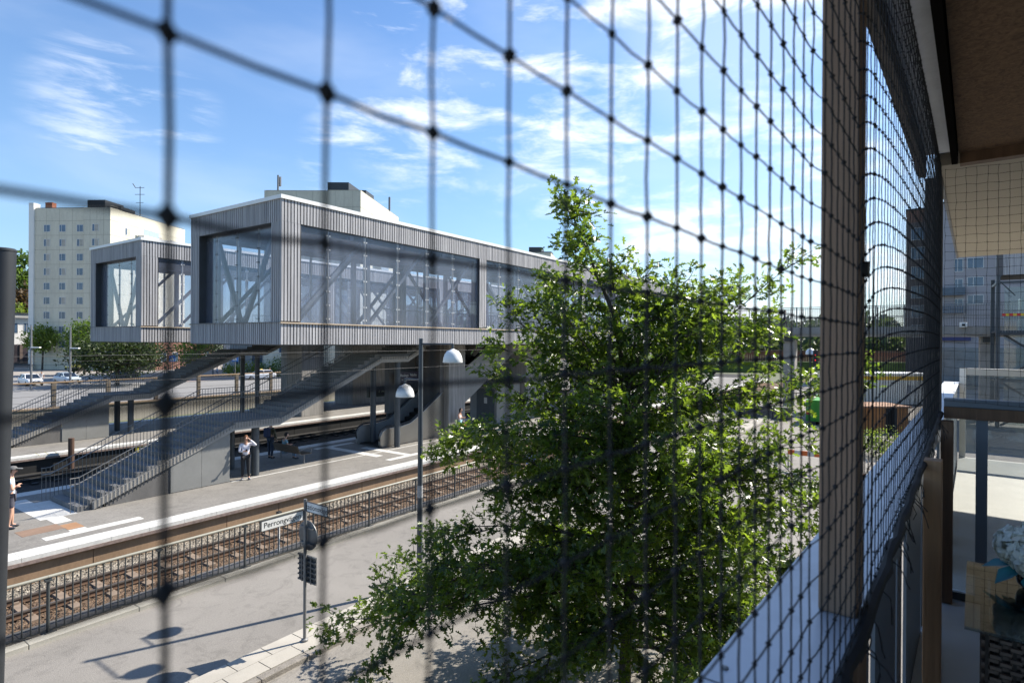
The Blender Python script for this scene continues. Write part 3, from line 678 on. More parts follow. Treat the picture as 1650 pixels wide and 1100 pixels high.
def nameplate(txt, org, ux, ln, zc):
    ux = Vector(ux); nz = Vector((0, 0, 1)); nn = ux.cross(nz); c = Vector(org)+ux*(ln/2+.05)
    q = MB(); q.obox((c.x, c.y, zc), ux*ln/2, nn*.008, nz*.1); pl = mk('name_plate', q, M_plate, sp, bevel=.002)
    fr = MB()
    for s in (-1, 1):
        fr.obox(c+nz*(zc-c.z)+nz*s*.097, ux*ln/2, nn*.011, nz*.006); fr.obox(c+nz*(zc-c.z)+ux*s*(ln/2-.004), ux*.006, nn*.0105, nz*.09)
    mk('border', fr, M_dsteel, pl)
    for s in (-1, 1):
        d = nn*s; 
        u2 = nz.cross(d)
        mk('lettering', text_mesh(txt, .148, Vector((c.x, c.y, zc))+d*.0095, u2, nz, .001), M_ink, pl)
    b = MB(); b.obox(Vector(org)+ux*.03+nz*(zc-org[2]), ux*.03, nn*.014, nz*.085); mk('bracket', b, M_dsteel, sp)
nameplate('Perrongvägen', (7.27, 10.15, 0), (-1, 0, 0), .92, 2.66)
nameplate('Stationsvägen', (7.27, 10.15, 0), (0, -1, 0), .66, 2.83)
rs = MB(); rs.lathe((7.325, 10.15, 2.22), [(.29, 0), (.3, .006), (.3, .02), (.285, .024)], 40, 'x')
mk('round_sign', rs, mat('sign_back', (.13, .135, .14), .45, .1, 2, metal=.3), sp, smooth=True)
br = MB()
for z in (2.06, 2.38): br.box(7.29, 7.33, 9.93, 10.37, z-.016, z+.016); br.lathe((7.27, 10.15, z-.015), [(.042, 0), (.042, .03)], 14)
mk('clamp', br, M_steel, sp)
pl = MB(); pl.box(7.325, 7.34, 9.87, 10.43, 1.27, 1.82); lv = mk('slatted_plate', pl, M_dsteel, sp)
l2 = MB()
for i in range(6): l2.box(7.30, 7.324, 9.86, 10.44, 1.28+i*.102, 1.31+i*.102)
l2.box(7.295, 7.324, 9.99, 10.02, 1.27, 1.82); l2.box(7.295, 7.324, 10.28, 10.31, 1.27, 1.82); mk('rail', l2, mat('sign_rails', (.07, .075, .08), .5, .2, 4), lv)
mk('clamp', MB().lathe((7.27, 10.15, 1.4), [(.042, 0), (.042, .03)], 14).lathe((7.27, 10.15, 1.7), [(.042, 0), (.042, .03)], 14), M_steel, sp)
q_ = CAM + (CF + CR*((-17-825)/F_PX))*8.6; qt_ = CAM + (CF + CR*((2.0-825)/F_PX)) * 8.6; tl_ = (qt_-q_)*1.05
stp = thing('steel_post', 'thick dark steel post cut by the left edge of the photo', 'post', (q_.x, q_.y, 0))
pp = MB(); pp.lathe((q_.x, q_.y, 0), [(.165, 0), (.165, 7.46), (.172, 7.465), (.172, 7.49), (.15, 7.51), (.02, 7.52)], 28)
pp.xform(lambda x, y, z: (x+tl_.x*max(0, z/7.5), y+tl_.y*max(0, z/7.5), z)); mk('shaft', pp, mat('near_black_paint', (.016, .019, .023), .55, .15, 2), stp, smooth=True); mk('base_flange', MB().lathe((q_.x, q_.y, 0), [(.28, 0), (.28, .025), (.17, .03)], 20), M_dsteel, stp)
# ================================================================== people
M_skin = mat('skin', (.52, .3, .21), .6, .1, 4)
M_hairs = {k: mat('hair_'+k, c, .7, .3, 14) for k, c in dict(brown=(.06, .035, .02), dark=(.012, .01, .009), red=(.16, .07, .03)).items()}
def cloth(k, c): return mat('cloth_'+k, c, .85, .14, 5, bump=.3, bscale=18)
def skinmesh(name, chains, m, parent, sub=1, root=None):
    """chains: lists of (point, radius); points that coincide are shared"""
    vs = []; rad = []; ed = []; idx = {}
    for ch in chains:
        prev = None
        for (pnt, r) in ch:
            key = tuple(round(c, 4) for c in pnt)
            if key not in idx: idx[key] = len(vs); vs.append(key); rad.append(r)
            i = idx[key]
            if prev is not None and prev != i: ed.append((prev, i))
            prev = i
    base = LOC.get(parent.name, Vector())
    me = bpy.data.meshes.new(name); me.from_pydata([(v[0], v[1], v[2]) for v in vs], ed, []); me.materials.append(m)
    o = bpy.data.objects.new(name, me); COL.objects.link(o); o.parent = parent; LOC[o.name] = base
    md = o.modifiers.new('skin', 'SKIN'); md.use_smooth_shade = True
    sv = me.skin_vertices[0].data
    for i, r in enumerate(rad):
        sv[i].radius = (r if isinstance(r, tuple) else (r, r)); sv[i].use_root = (i == 0)
    if sub: s = o.modifiers.new('sub', 'SUBSURF'); s.levels = sub; s.render_levels = sub
    return o
def person(label, loc, heading, h=1.75, pose='phone', shirt=('white', (.6, .6, .64)), trousers=('black', (.02, .02, .022)), hair='brown', sleeve='long',
           legs='stand', shorts=False, skirt=False, bag=None, backpack=None, cap=None, fem=False, shoes=(.05, .05, .055), group=None):
    t = thing('person', label, 'person', loc, group); t.rotation_euler.z = heading; LOC[t.name] = Vector((0, 0, 0)); k = h/1.75
    V = lambda x, y, z: (x*k, y*k, z*k)
    sw = .185 if not fem else .16; hw = .095
    hipz = .93; lean = 0
    if legs == 'sit': dz = -.47; 
    else: dz = 0
    P = lambda x, y, z: V(x, y, z+dz)
    hip = P(0, 0, .95); sp1 = P(.0, 0, 1.08); chest = P(.0, 0, 1.3); nk = P(.0, 0, 1.47)
    nod = .05 if pose in ('phone', 'head') else .01
    hb = P(.02+nod, 0, 1.555); hc = P(.035+nod*1.3, 0, 1.64); ht = P(.02+nod*1.2, 0, 1.715)
    arms = {}
    for s in (-1, 1):
        sh = P(0, s*sw, 1.4)
        if pose == 'phone' or (pose == 'head' and s < 0): el = P(.06, s*(sw+.05), 1.13); wr = P(.27, s*.08, 1.17)
        elif pose == 'head': el = P(.2, s*(sw+.17), 1.36); wr = P(.15, s*.12, 1.6)
        elif pose == 'crossed': el = P(.05, s*(sw+.06), 1.13); wr = P(.17, -s*.1, 1.2)
        else: el = P(-.02 if s > 0 else .03, s*(sw+.06), 1.12); wr = P(.04 if s > 0 else .12, s*(sw+.07), .87)
        arms[s] = (sh, el, wr)
    leg = {}
    for s in (-1, 1):
        hj = P(0, s*hw, .9)
        if legs == 'sit': kn = V(.44, s*.1, .47); an = V(.46, s*.1, .08)
        elif legs == 'walk': kn = V(.12 if s > 0 else .0, s*.09, .5); an = V(.2 if s > 0 else -.28, s*.09, .09 if s > 0 else .13)
        else: kn = V(.02, s*.1, .5); an = V(-.01+.03*s, s*.115, .085)
        leg[s] = (hj, kn, an)
    def lerp(a, b, f): return tuple(a[i]+(b[i]-a[i])*f for i in range(3))
    ch = [[(hip, (.105*k, .13*k)), (sp1, (.09*k, .115*k)), (chest, (.1*k, .14*k)), (nk, .052*k), (hb, .055*k), (hc, (.098*k, .082*k)), (ht, (.07*k, .06*k))]]
    nose = (hc[0]+.105*k, 0, hc[2]-.015*k); ch.append([(hc, (.098*k, .082*k)), (nose, .014*k)])
    for s in (-1, 1):
        sh, el, wr = arms[s]; d = Vector(wr)-Vector(el); d.normalize()
        pm = tuple(Vector(wr)+d*.05*k); ch.append([(chest, (.1*k, .14*k)), (sh, .05*k), (lerp(sh, el, .5), .047*k), (el, .038*k), (lerp(el, wr, .4), .036*k), (wr, .025*k), (pm, (.03*k, .026*k))])
        side = d.cross(Vector((0, 0, 1))); side = side.normalized() if side.length > .1 else Vector((0, 1, 0)); dn = side.cross(d)
        for q, ln in ((-.026, .07), (-.009, .08), (.009, .078), (.026, .062)):
            b_ = Vector(pm)+side*q*k*.9; ch.append([(pm, (.03*k, .026*k)), (tuple(b_+d*.03*k), .0095*k), (tuple(b_+d*ln*k*.7-dn*.012*k), .0088*k), (tuple(b_+d*ln*k*.95-dn*.034*k), .007*k)])
        ch.append([(pm, (.03*k, .026*k)), (tuple(Vector(pm)+side*s*.035*k+d*.0*k), .011*k), (tuple(Vector(pm)+side*s*.042*k+d*.035*k), .009*k)])
        hj, kn, an = leg[s]
        toe = (an[0]+.14*k, an[1]+s*.03*k, .03*k if legs != 'walk' or s > 0 else .05*k)
        ch.append([(hip, (.105*k, .13*k)), (hj, .088*k), (lerp(hj, kn, .5), .073*k), (kn, .052*k), (lerp(kn, an, .35), .053*k), (an, .033*k), (toe, .03*k)])
    skinmesh('body', ch, M_skin, t, 1)
    # shirt
    g = .014*k; ms = cloth(*shirt)
    sc = [[(P(0, 0, .88 if not skirt else .95), (.125*k, .155*k)), (sp1, (.105*k, .13*k)), (chest, (.115*k, .15*k)), (P(0, 0, 1.45), .07*k)]]
    for s in (-1, 1):
        sh, el, wr = arms[s]; c = [(chest, (.115*k, .15*k)), (sh, .066*k), (lerp(sh, el, .5), .058*k)]
        if sleeve == 'long': c += [(el, .05*k), (lerp(el, wr, .5), .045*k), (lerp(el, wr, .9), .036*k)]
        elif sleeve == 'none': c = c[:1]+[(lerp(chest, sh, .75), .06*k)]
        sc.append(c)
    skinmesh('shirt', sc, ms, t, 1)
    mt = cloth(*trousers); tc_ = []
    for s in (-1, 1):
        hj, kn, an = leg[s]; c = [(hip, (.118*k, .145*k)), (hj, .1*k), (lerp(hj, kn, .5), .088*k)]
        if shorts: c += [(lerp(hj, kn, .85), .082*k)]
        else: c += [(kn, .068*k), (lerp(kn, an, .5), .06*k), (lerp(kn, an, .96), .05*k)]
        tc_.append(c)
    if skirt:
        q = MB(); q.lathe((0, 0, P(0, 0, .52)[2]), [(.2*k, 0), (.19*k, .2*k), (.155*k, .42*k), (.12*k, .5*k)], 18); LOC[t.name] = Vector(); mk('skirt', q, mt, t, smooth=True)
    else: skinmesh('shorts' if shorts else 'trousers', tc_, mt, t, 1)
    hr = MB()
    hv = Vector(hc)+Vector((-.022*k, 0, .032*k))
    hr.lathe((0, 0, 0), [(.001, .098), (.05, .088), (.085, .05), (.1, 0), (.098, -.05), (.085, -.09 if not fem else -.15), (.04, -.1 if not fem else -.2)], 16)
    hr.xform(lambda x, y, z: (hv.x+k*x*1.02-(.015*k if z < 0 else 0)-(max(0, x)*.75*k if z < .035 else 0), hv.y+k*y*.86, hv.z+k*z)); mk('hair', hr, M_hairs[hair], t, smooth=True)
    ey = MB()
    for s in (-1, 1): ey.obox((hc[0]+.088*k, s*.032*k, hc[2]+.008*k), (.006*k, 0, 0), (0, .014*k, 0), (0, 0, .006*k))
    mk('eyes', ey, M_black, t)
    mo = MB(); mo.obox((hc[0]+.085*k, 0, hc[2]-.055*k), (.006*k, 0, 0), (0, .024*k, 0), (0, 0, .006*k)); mk('mouth', mo, mat('lips', (.3, .1, .08), .6, .05), t)
    sm = mat('shoe_%d' % int(shoes[0]*100), shoes, .6, .1)
    for s in (-1, 1):
        hj, kn, an = leg[s]; b = max(0, an[2]-.085*k)
        skinmesh('shoe', [[((an[0]-.05*k, an[1], b+.045*k), .05*k), ((an[0]+.08*k, an[1]+s*.018*k, b+.04*k), .045*k), ((an[0]+.165*k, an[1]+s*.035*k, b+.034*k), .036*k)]], sm, t, 1)
    if pose in ('phone', 'head'):
        w = Vector(arms[-1][2])+Vector((.09*k, .07*k, .03*k)); ph = MB(); ph.obox(w, (.05*k, 0, .06*k), (0, .036*k, 0), (-.004, 0, .003))
        mk('phone', ph, M_black, t)
    if cap:
        cv = Vector(hc)+Vector((-.01*k, 0, .05*k)); cm = MB(); cm.lathe((0, 0, 0), [(.108, -.01), (.106, .03), (.08, .065), (.03, .08)], 16)
        cm.xform(lambda x, y, z: (cv.x+x*k*1.05, cv.y+y*k*.92, cv.z+z*k)); cm.obox((cv.x+.15*k, 0, cv.z-.004*k), (.075*k, 0, -.012*k), (0, .075*k, 0), (0, 0, .006*k)); mk('cap', cm, mat('cap_cloth', cap, .8, .1), t, smooth=True)
    if backpack:
        q = MB(); q.box(-.3*k, -.115*k, -.15*k, .15*k, P(0, 0, 1.0)[2], P(0, 0, 1.44)[2]); mk('backpack', q, cloth('pack', backpack), t, bevel=.05)
    return t
def bag(loc, col, label, s=1):
    x, y, z = loc; q = MB(); q.hexa([(x-.05, y-.15*s, z), (x+.05, y-.15*s, z), (x+.05, y+.15*s, z), (x-.05, y+.15*s, z), (x-.025, y-.19*s, z+.36*s), (x+.025, y-.19*s, z+.36*s), (x+.025, y+.19*s, z+.36*s), (x-.025, y+.19*s, z+.36*s)])
    t = thing('carrier_bag', label, 'bag', loc); m = mat('bag_%d' % int(col[0]*99), col, .6, .15, 6, bump=.5, bscale=10); mk('sack', q, m, t, bevel=.02)
    h = MB(); h.tube([(x, y-.08, z+.36*s), (x, y-.05, z+.5*s), (x, y+.05, z+.5*s), (x, y+.08, z+.36*s)], .008, 6); mk('handle', h, m, t)
SUNWARD = radians(-60)
person('man in white shirt holding a phone, one hand on his head, by the grey panel', (12.95, 21.95, .605), radians(-115), 1.76, 'head', legs='stand', shirt=('white', (.66, .65, .7)), hair='red', shoes=(.25, .25, .27))
person('person in dark green top with blue backpack standing between the stair column and the bench', (15.95, 24.95, .605), radians(10), 1.76, 'down', ('olive', (.07, .07, .045)), ('denim', (.03, .045, .075)), 'red', backpack=(.025, .035, .08))
person('person in pale blue tee and dark vest sitting on the bench looking at a phone', (16.1, 24.05, .605), radians(-12), 1.72, 'phone', ('paleblue', (.22, .36, .42)), ('jeans', (.16, .24, .34)), 'dark', 'short', legs='sit')
person('woman in white top and light blue shorts looking down in front of the concrete pier', (26.1, 21.93, .605), radians(-75), 1.64, 'phone', ('whitetop', (.68, .66, .64)), ('skyblue', (.3, .5, .6)), 'dark', 'none', shorts=True, fem=True, shoes=(.5, .35, .28))
bag((26.36, 21.75, .92), (.55, .22, .05), 'orange carrier bag hanging from the hand of the woman at the pier')
person('man in grey cap, pale tee and shorts with folded arms at the left edge', (5.59, 21.8, .605), radians(-20), 1.8, 'crossed', ('icegrey', (.5, .58, .66)), ('shorts', (.06, .06, .08)), 'brown', 'short', shorts=True, cap=(.12, .12, .12), shoes=(.06, .06, .07))
person('person in light top and long dark skirt waiting on the far platform', (33.9, 40.4, .605), radians(180), 1.7, 'phone', ('cream', (.4, .36, .3)), ('darkskirt', (.02, .022, .03)), 'brown', 'short', skirt=True, fem=True)
person('pedestrian in blue and white pushing along the far pavement right of the crossing stair', (49.9, 93, .02), radians(-30), 1.7, 'down', ('bluewhite', (.3, .42, .6)), ('greyjean', (.2, .22, .26)), 'brown', 'long', legs='walk')
person('pedestrian in pale blue shirt and black trousers by the green hedge', (52.3, 82.0, .02), radians(150), 1.75, 'down', ('shirtblue', (.35, .42, .5)), ('black', (.02, .02, .022)), 'brown', 'short', legs='walk')
person('dark dressed pedestrian crossing the footbridge', (60.4, 10.5, 7.5), radians(-90), 1.75, 'down', ('navy', (.02, .03, .06)), ('black', (.02, .02, .022)), 'dark', 'long', legs='walk')
person('person in white standing beside the open door of the white parked car', (27.5, 95.0, .02), radians(-120), 1.7, 'down', ('whitetop', (.68, .66, .64)), ('greyjean', (.2, .22, .26)), 'dark', 'short')
# ================================================================== cars
def car(label, loc, heading, paint, kind='hatch', extras=None, group='cars parked and driving on the far street'):
    t = thing('car', label, 'car', loc, group); t.rotation_euler.z = heading; LOC[t.name] = Vector()
    mp = mat('paint_%s' % kind+str(paint[0]), paint, .25, .05, 1, spec=.6); gl = mat('car_glass', (.015, .02, .028), .08, .1, 1, spec=.8)
    L_ = 4.5; w = .9
    # body lofted: stations along x with (zlow, zhigh, halfwidth)
    low = [(-2.25, .42, .78, .72), (-2.15, .3, .92, .84), (-1.6, .22, .98, .9), (-.6, .2, .95, .91), (.6, .2, .93, .91), (1.4, .22, .9, .9), (2.0, .26, .8, .84), (2.22, .34, .68, .74)]
    b = MB(); n = 10
    ring = lambda x, zl, zh, hw: [(x, hw*c, zl+(zh-zl)*f) for c, f in ((-.8, 0), (-.97, .12), (-1, .5), (-.96, .85), (-.85, 1), (.85, 1), (.96, .85), (1, .5), (.97, .12), (.8, 0))]
    for st in low: b.v += ring(*st)
    for i in range(len(low)-1):
        for k in range(n): b.f.append((i*n+k, i*n+(k+1) % n, (i+1)*n+(k+1) % n, (i+1)*n+k))
    b.f.append(tuple(range(n))); b.f.append(tuple((len(low)-1)*n+k for k in range(n)))
    rear = -2.05 if kind == 'wagon' else -1.75
    top = 1.46
    # roof
    b.hexa([(rear+.35, -.62, top-.05), (.25, -.62, top-.05), (.25, .62, top-.05), (rear+.35, .62, top-.05), (rear+.5, -.5, top), (.1, -.5, top), (.1, .5, top), (rear+.5, .5, top)])
    for s in (-1, 1):
        for (x0, z0, x1, z1) in ((1.15, .9, .25, top-.04), (rear, .95, rear+.35, top-.04), (-.35, .92, -.38, top-.04)):
            b.beam((x0, s*.84, z0), (x1, s*.625, z1), .05, .07, (0, 1, 0))
    mk('body', b, mp, t, smooth=True, bevel=.015)
    g = MB(); g.hexa([(rear+.03, -.8, .9), (1.08, -.8, .9), (1.08, .8, .9), (rear+.03, .8, .9), (rear+.37, -.6, top-.05), (.22, -.6, top-.05), (.22, .6, top-.05), (rear+.37, .6, top-.05)]); mk('windows', g, gl, t)
    for x in (-1.35, 1.4):
        for s in (-1, 1):
            wh = MB(); wh.lathe((x, s*.8-.1, .32), [(.24, 0), (.32, .02), (.32, .18), (.24, .2)], 20, 'y'); wo = mk('wheel', wh, M_blackrub, t, smooth=True)
            r = MB(); r.lathe((x, s*.915-.005, .32), [(.2, 0), (.2, .012)], 16, 'y'); mk('rim', r, M_steel, wo)
    for s in (-1, 1):
        mk('headlight', MB().obox((2.1, s*.62, .66), (.06, -.0, 0), (0, .15, 0), (-.03, 0, .07)), mat('headlight', (.6, .62, .65), .1, .05), t)
        mk('tail_light', MB().obox((-2.17, s*.66, .82), (.05, 0, 0), (0, .13, 0), (.02, 0, .09)), mat('tail_red', (.4, .01, .015), .2, .05), t)
        mk('mirror', MB().obox((.85, s*1.0, .98), (.06, 0, 0), (0, .09, 0), (0, 0, .06)), mp, t, bevel=.02)
    gr = MB(); gr.box(2.2, 2.24, -.45, .45, .42, .58); mk('grille', gr, M_black, t); mk('number_plate', MB().box(2.235, 2.25, -.26, .26, .36, .47), M_plate, t); mk('number_plate', MB().box(-2.27, -2.25, -.26, .26, .56, .67), M_plate, t)
    if extras == 'taxi':
        mk('roof_sign', MB().box(-.3, 0, -.25, .25, top, top+.16), mat('taxi_sign', (.7, .5, .1), .5, .05), t, bevel=.03)
        mk('green_stripe', MB().box(-1.5, .9, -.925, -.912, .62, .8), mat('taxi_green', (.05, .4, .08), .5, .05), t)
    return t
vd = math.atan2(-94, -26)
car('white parked hatchback, front view, far left on the street', (26.2, 94.5, .0), vd+.25, (.72, .72, .72), 'white')
car('pale silver blue car parked right of the white hatchback behind a lamp pole', (30.4, 95.2, .0), vd+.35, (.42, .5, .58), 'silver')
car('dark blue estate car seen from the side under the large street tree', (37.3, 96, .0), radians(205), (.02, .025, .04), 'wagon')
car('white taxi with green stripe and roof sign behind the stair columns', (51, 82.6, .0), radians(160), (.7, .7, .7), 'taxi', 'taxi')
# ================================================================== foliage
OAK = None
def oak_leaf():
    # lobed outline, unit length along +x
    half = [(0, 0), (.12, .03), (.2, .17), (.27, .2), (.3, .09), (.42, .13), (.5, .31), (.6, .33), (.58, .13), (.7, .15), (.8, .25), (.87, .22), (.84, .08), (1.0, 0)]
    return half
def leaf_mesh(name, pos, dirs, nrm, size, m, parent, lobed=True):
    """pos, dirs, nrm: (n,3); size (n,) -> one mesh of folded leaves"""
    half = np.array(oak_leaf() if lobed else [(0, 0), (.25, .22), (.6, .28), (1, 0)]); K = len(half); n = len(pos)
    d = dirs/np.linalg.norm(dirs, axis=1)[:, None]; s = np.cross(nrm, d); s /= np.linalg.norm(s, axis=1)[:, None]+1e-9; u = np.cross(d, s)
    curl = rng.uniform(-.25, .1, n); fold = rng.uniform(.1, .45, n)
    vs = []
    V = np.zeros((n, 2*K-2, 3)); 
    mid = [0, K-1]
    # vertex list: spine start, left lobes, tip, right lobes
    def pt(a, b, sg): 
        return pos+(d*a+s*(b*sg)+u*((fold*abs(b))+curl*a*a)[:, None])*size[:, None]
    order = [(half[i][0], half[i][1], 1) for i in range(K)] + [(half[i][0], half[i][1], -1) for i in range(K-2, 0, -1)]
    for k, (a, b, sg) in enumerate(order): V[:, k] = pt(a, b, sg)
    nv = 2*K-2
    left = list(range(0, K)); right = [0]+list(range(nv-1, K-1, -1))+[K-1]; right = [K-1]+list(range(K, nv))+[0]
    me = bpy.data.meshes.new(name)
    per = len(left)+len(right); base = (np.arange(n)*nv)[:, None]
    loops = (np.array(left+right)[None, :]+base).ravel()
    starts = (np.arange(n)*per)[:, None]+np.array([0, len(left)])[None, :]
    tot = np.tile(np.array([len(left), len(right)]), n)
    me.vertices.add(n*nv); me.vertices.foreach_set('co', V.reshape(-1).astype(np.float32))
    me.loops.add(len(loops)); me.loops.foreach_set('vertex_index', loops.astype(np.int32))
    me.polygons.add(2*n); me.polygons.foreach_set('loop_start', starts.ravel().astype(np.int32)); me.polygons.foreach_set('loop_total', tot.astype(np.int32))
    me.update(calc_edges=True); me.validate(); me.materials.append(m)
    o = bpy.data.objects.new(name, me); COL.objects.link(o); o.parent = parent; LOC[o.name] = LOC[parent.name]; return o
M_oak = leafmat('oak_leaf', (.045, .075, .015), (.2, .31, .03), .55, 1.1, .32, .47)
M_bark = mat('oak_bark', (.06, .05, .04), .9, .35, 6, (1, 1, .3), bump=.6, bscale=30)
def oak():
    bx, by = 9.5, 4.15; t = thing('oak_tree', 'young oak with deeply lobed leaves standing between the driveway and the balcony', 'tree', (bx, by, 0))
    R = random.Random(5); wood = MB(); P = []; D = []; 
    rr = Vector((CR.x, CR.y, 0)).normalized(); ff = Vector((CF.x, CF.y, 0)).normalized()
    def wander(p, d, ln, n, wob, grav=0.):
        pts = [p.copy()]; d = d.normalized()
        for i in range(n):
            d = (d+Vector((R.gauss(0, wob), R.gauss(0, wob), R.gauss(0, wob)+grav))).normalized(); pts.append(pts[-1]+d*ln/n)
        return pts
    def leaves_at(p, d, n, spread):
        for _ in range(n):
            P.append(p+Vector((R.gauss(0, spread), R.gauss(0, spread), R.gauss(0, spread*.8))))
            q = d*.5+Vector((R.gauss(0, .7), R.gauss(0, .7), R.gauss(-.15, .5))); D.append(q)
    def twig(p, d, ln, dens):
        pts = wander(p, d, ln, 4, .22, -.03); wood.tube(pts, [.008, .007, .005, .004, .002], 4, False)
        for i in range(1, 5): leaves_at(pts[i], (pts[i]-pts[i-1]).normalized(), dens if i < 4 else dens+2, .065)
    def branch(p, d, ln, r, dens, grav, lvl=0, wob=.11):
        n = max(4, int(ln/.35)); pts = wander(p, d, ln, n, wob, grav); wood.tube(pts, [r*(1-.88*i/n) for i in range(n+1)], 6, False)
        for i in range(1, n+1):
            f = i/n
            if lvl == 0 and f > .25 and i % 2 == 0 and ln > 1.2:
                dd = (pts[i]-pts[i-1]).normalized(); side = dd.cross(Vector((0, 0, 1))).normalized()*R.choice((-1, 1))
                branch(pts[i], (dd+side*R.uniform(.5, 1.1)+Vector((0, 0, R.uniform(-.15, .4)))), ln*R.uniform(.25, .45)*(1.15-f*.5), r*.4, dens, grav, 1)
            if f > .2:
                for _ in range(3 if pts[i].z < 4.4 and R.random() < .5 else 2 if R.random() < .6 else 1):
                    dd = (pts[i]-pts[i-1]).normalized(); v = Vector((R.gauss(0, 1), R.gauss(0, 1), R.gauss(.1, .8))).normalized()
                    twig(pts[i], dd*.7+v*.8, R.uniform(.22, .55), dens)
        twig(pts[-1], pts[-1]-pts[-2], .4, dens+1)
    H = 8.1
    tr = [Vector((bx+.05*sin(z*1.3), by+.05*cos(z*1.1), z)) for z in [i*.45 for i in range(int(5.6/.45)+1)]]
    wood.tube(tr, [.115-.075*i/len(tr) for i in range(len(tr))], 9, False)
    top = tr[-1]
    # leaders: left tall one, middle, right one
    def at(x, y, dep): return CAM+(CF+CR*((x-825)/F_PX)-CU*((y-550)/F_PX))*dep
    d0 = (Vector((bx, by, 0))-CAM).dot(CF)
    leaders = [([top, at(990, 505, d0-.1), at(965, 445, d0-.15), at(938, 385, d0-.1), at(912, 335, d0-.1)], .05), ([tr[-3], at(1075, 560, d0+.2), at(1125, 510, d0+.3), at(1146, 478, d0+.3)], .042), ([tr[-2], at(1030, 560, d0-.5), at(1048, 505, d0-.6)], .035), ([tr[-4], at(1160, 590, d0+.7), at(1195, 555, d0+.9), at(1215, 528, d0+1)], .03)]
    for pts, r in leaders:
        pp = []
        for a, b in zip(pts, pts[1:]):
            for f in (0, .34, .67): pp.append(a.lerp(b, f)+Vector((R.gauss(0, .02), R.gauss(0, .02), R.gauss(0, .02))))
        pp.append(pts[-1]); n = len(pp); wood.tube(pp, [r*(1-.85*i/n) for i in range(n)], 7, False)
        tall = pts is leaders[0][0]
        for i in range(2, n):
            f = i/n
            for _ in range(1):
                az = R.uniform(0, 2*pi); v = Vector((cos(az), sin(az), R.uniform(.3, .9)))
                branch(pp[i], v, R.uniform(.35, .75)*((1.25-f)*1.0 if tall else .95-f*.6), .012, 3, 0, 1)
            twig(pp[i], Vector((R.gauss(0, 1), R.gauss(0, 1), .6)), .35, 3)
        for _ in range(3): twig(pp[-1], Vector((R.gauss(0, .6), R.gauss(0, .6), 1)), .3, 3)
    # radial limbs: envelope by height, as (z, reach to the left, reach to the right)
    env = [(1.0, 2.4, 3.4), (1.6, 2.9, 3.7), (2.4, 2.6, 3.7), (3.3, 2.2, 3.5), (4.2, 1.9, 2.5), (5.2, 1.4, 2.0), (6.0, 1.0, 1.5), (6.6, .7, 1.0)]
    zs = [.9+4.9*(i/71)**1.1 for i in range(72)]
    for i, z in enumerate(zs):
        az = i*2.399+R.uniform(-.3, .3); hd = rr*cos(az)+ff*sin(az)
        for (za, la, ra), (zb, lb, rb) in zip(env, env[1:]):
            if za <= z <= zb: f = (z-za)/(zb-za); l_ = la+(lb-la)*f; r_ = ra+(rb-ra)*f; break
        else: l_, r_ = env[0][1:] if z < 1 else env[-1][1:]
        c = cos(az); reach = (r_ if c > 0 else l_)*abs(c)+2.6*(1-abs(c))*min(1, (7.4-z)/3.5)
        if sin(az) < -.5: reach *= .85
        rise = .05+.1*z+R.uniform(-.12, .15)
        branch(Vector((bx, by, z)), hd+Vector((0, 0, rise)), max(.6, reach*R.choice((R.uniform(.5, .8), R.uniform(.8, 1.0)))), .03+.012*(1-z/7), 3, -.035 if z < 3.5 else .0)
    # the long low limb over the pavement to the left, and the mid one towards the platform
    for (tx, ty, td, z) in ((850, 540, d0+.1, 5.2), (880, 500, d0, 5.4), (905, 455, d0+.2, 5.5), (930, 520, d0-.4, 5.2), (1000, 480, d0-.5, 5.4), (1045, 462, d0-.4, 5.5), (1075, 470, d0+.1, 5.4), (1225, 500, d0+.7, 5.0), (830, 640, d0, 4.4), (810, 700, d0-.5, 3.9), (760, 790, d0-.4, 3.2), (930, 660, d0-1.2, 4.2), (1150, 930, d0-1.3, 2.2), (600, 985, d0-.2, 2.5), (625, 965, d0+.1, 2.6), (715, 905, d0+.1, 2.9), (770, 930, d0-.7, 2.4), (690, 1010, d0-.6, 1.9), (752, 738, d0+.4, 3.5), (745, 860, d0, 2.7), (800, 1080, d0-.5, 1.3), (835, 555, d0+.2, 5.1), (1285, 600, d0+.5, 4.8), (1300, 760, d0+.3, 3.4), (1320, 860, d0+.1, 2.4), (1255, 930, d0-.2, 1.9), (1120, 1080, d0-1.2, 1.2), (980, 1060, d0-1.6, 1.4), (1000, 900, d0-1.7, 2.6), (900, 760, d0-1.2, 3.6), (1100, 740, d0-1.5, 3.8), (1210, 850, d0-.9, 2.6), (910, 950, d0-1.4, 2.1)):
        q = at(tx, ty, td); p0 = Vector((bx, by, z)); dv = q-p0
        branch(p0, dv+Vector((0, 0, dv.length*(.16 if z < 4.6 else .03))), dv.length*1.06, .034, 3, -.028 if z < 4.6 else 0, 0, .06)
    mk('trunk', wood, M_bark, t, smooth=True)
    P_ = np.array([tuple(p-Vector((bx, by, 0))) for p in P]); D_ = np.array([tuple(d) for d in D]); n = len(P_)
    nr = rng.normal(0, .55, (n, 3)); nr[:, 2] += 1
    leaf_mesh('crown', P_, D_, nr, rng.uniform(.085, .18, n), M_oak, t)
    return t
oak()
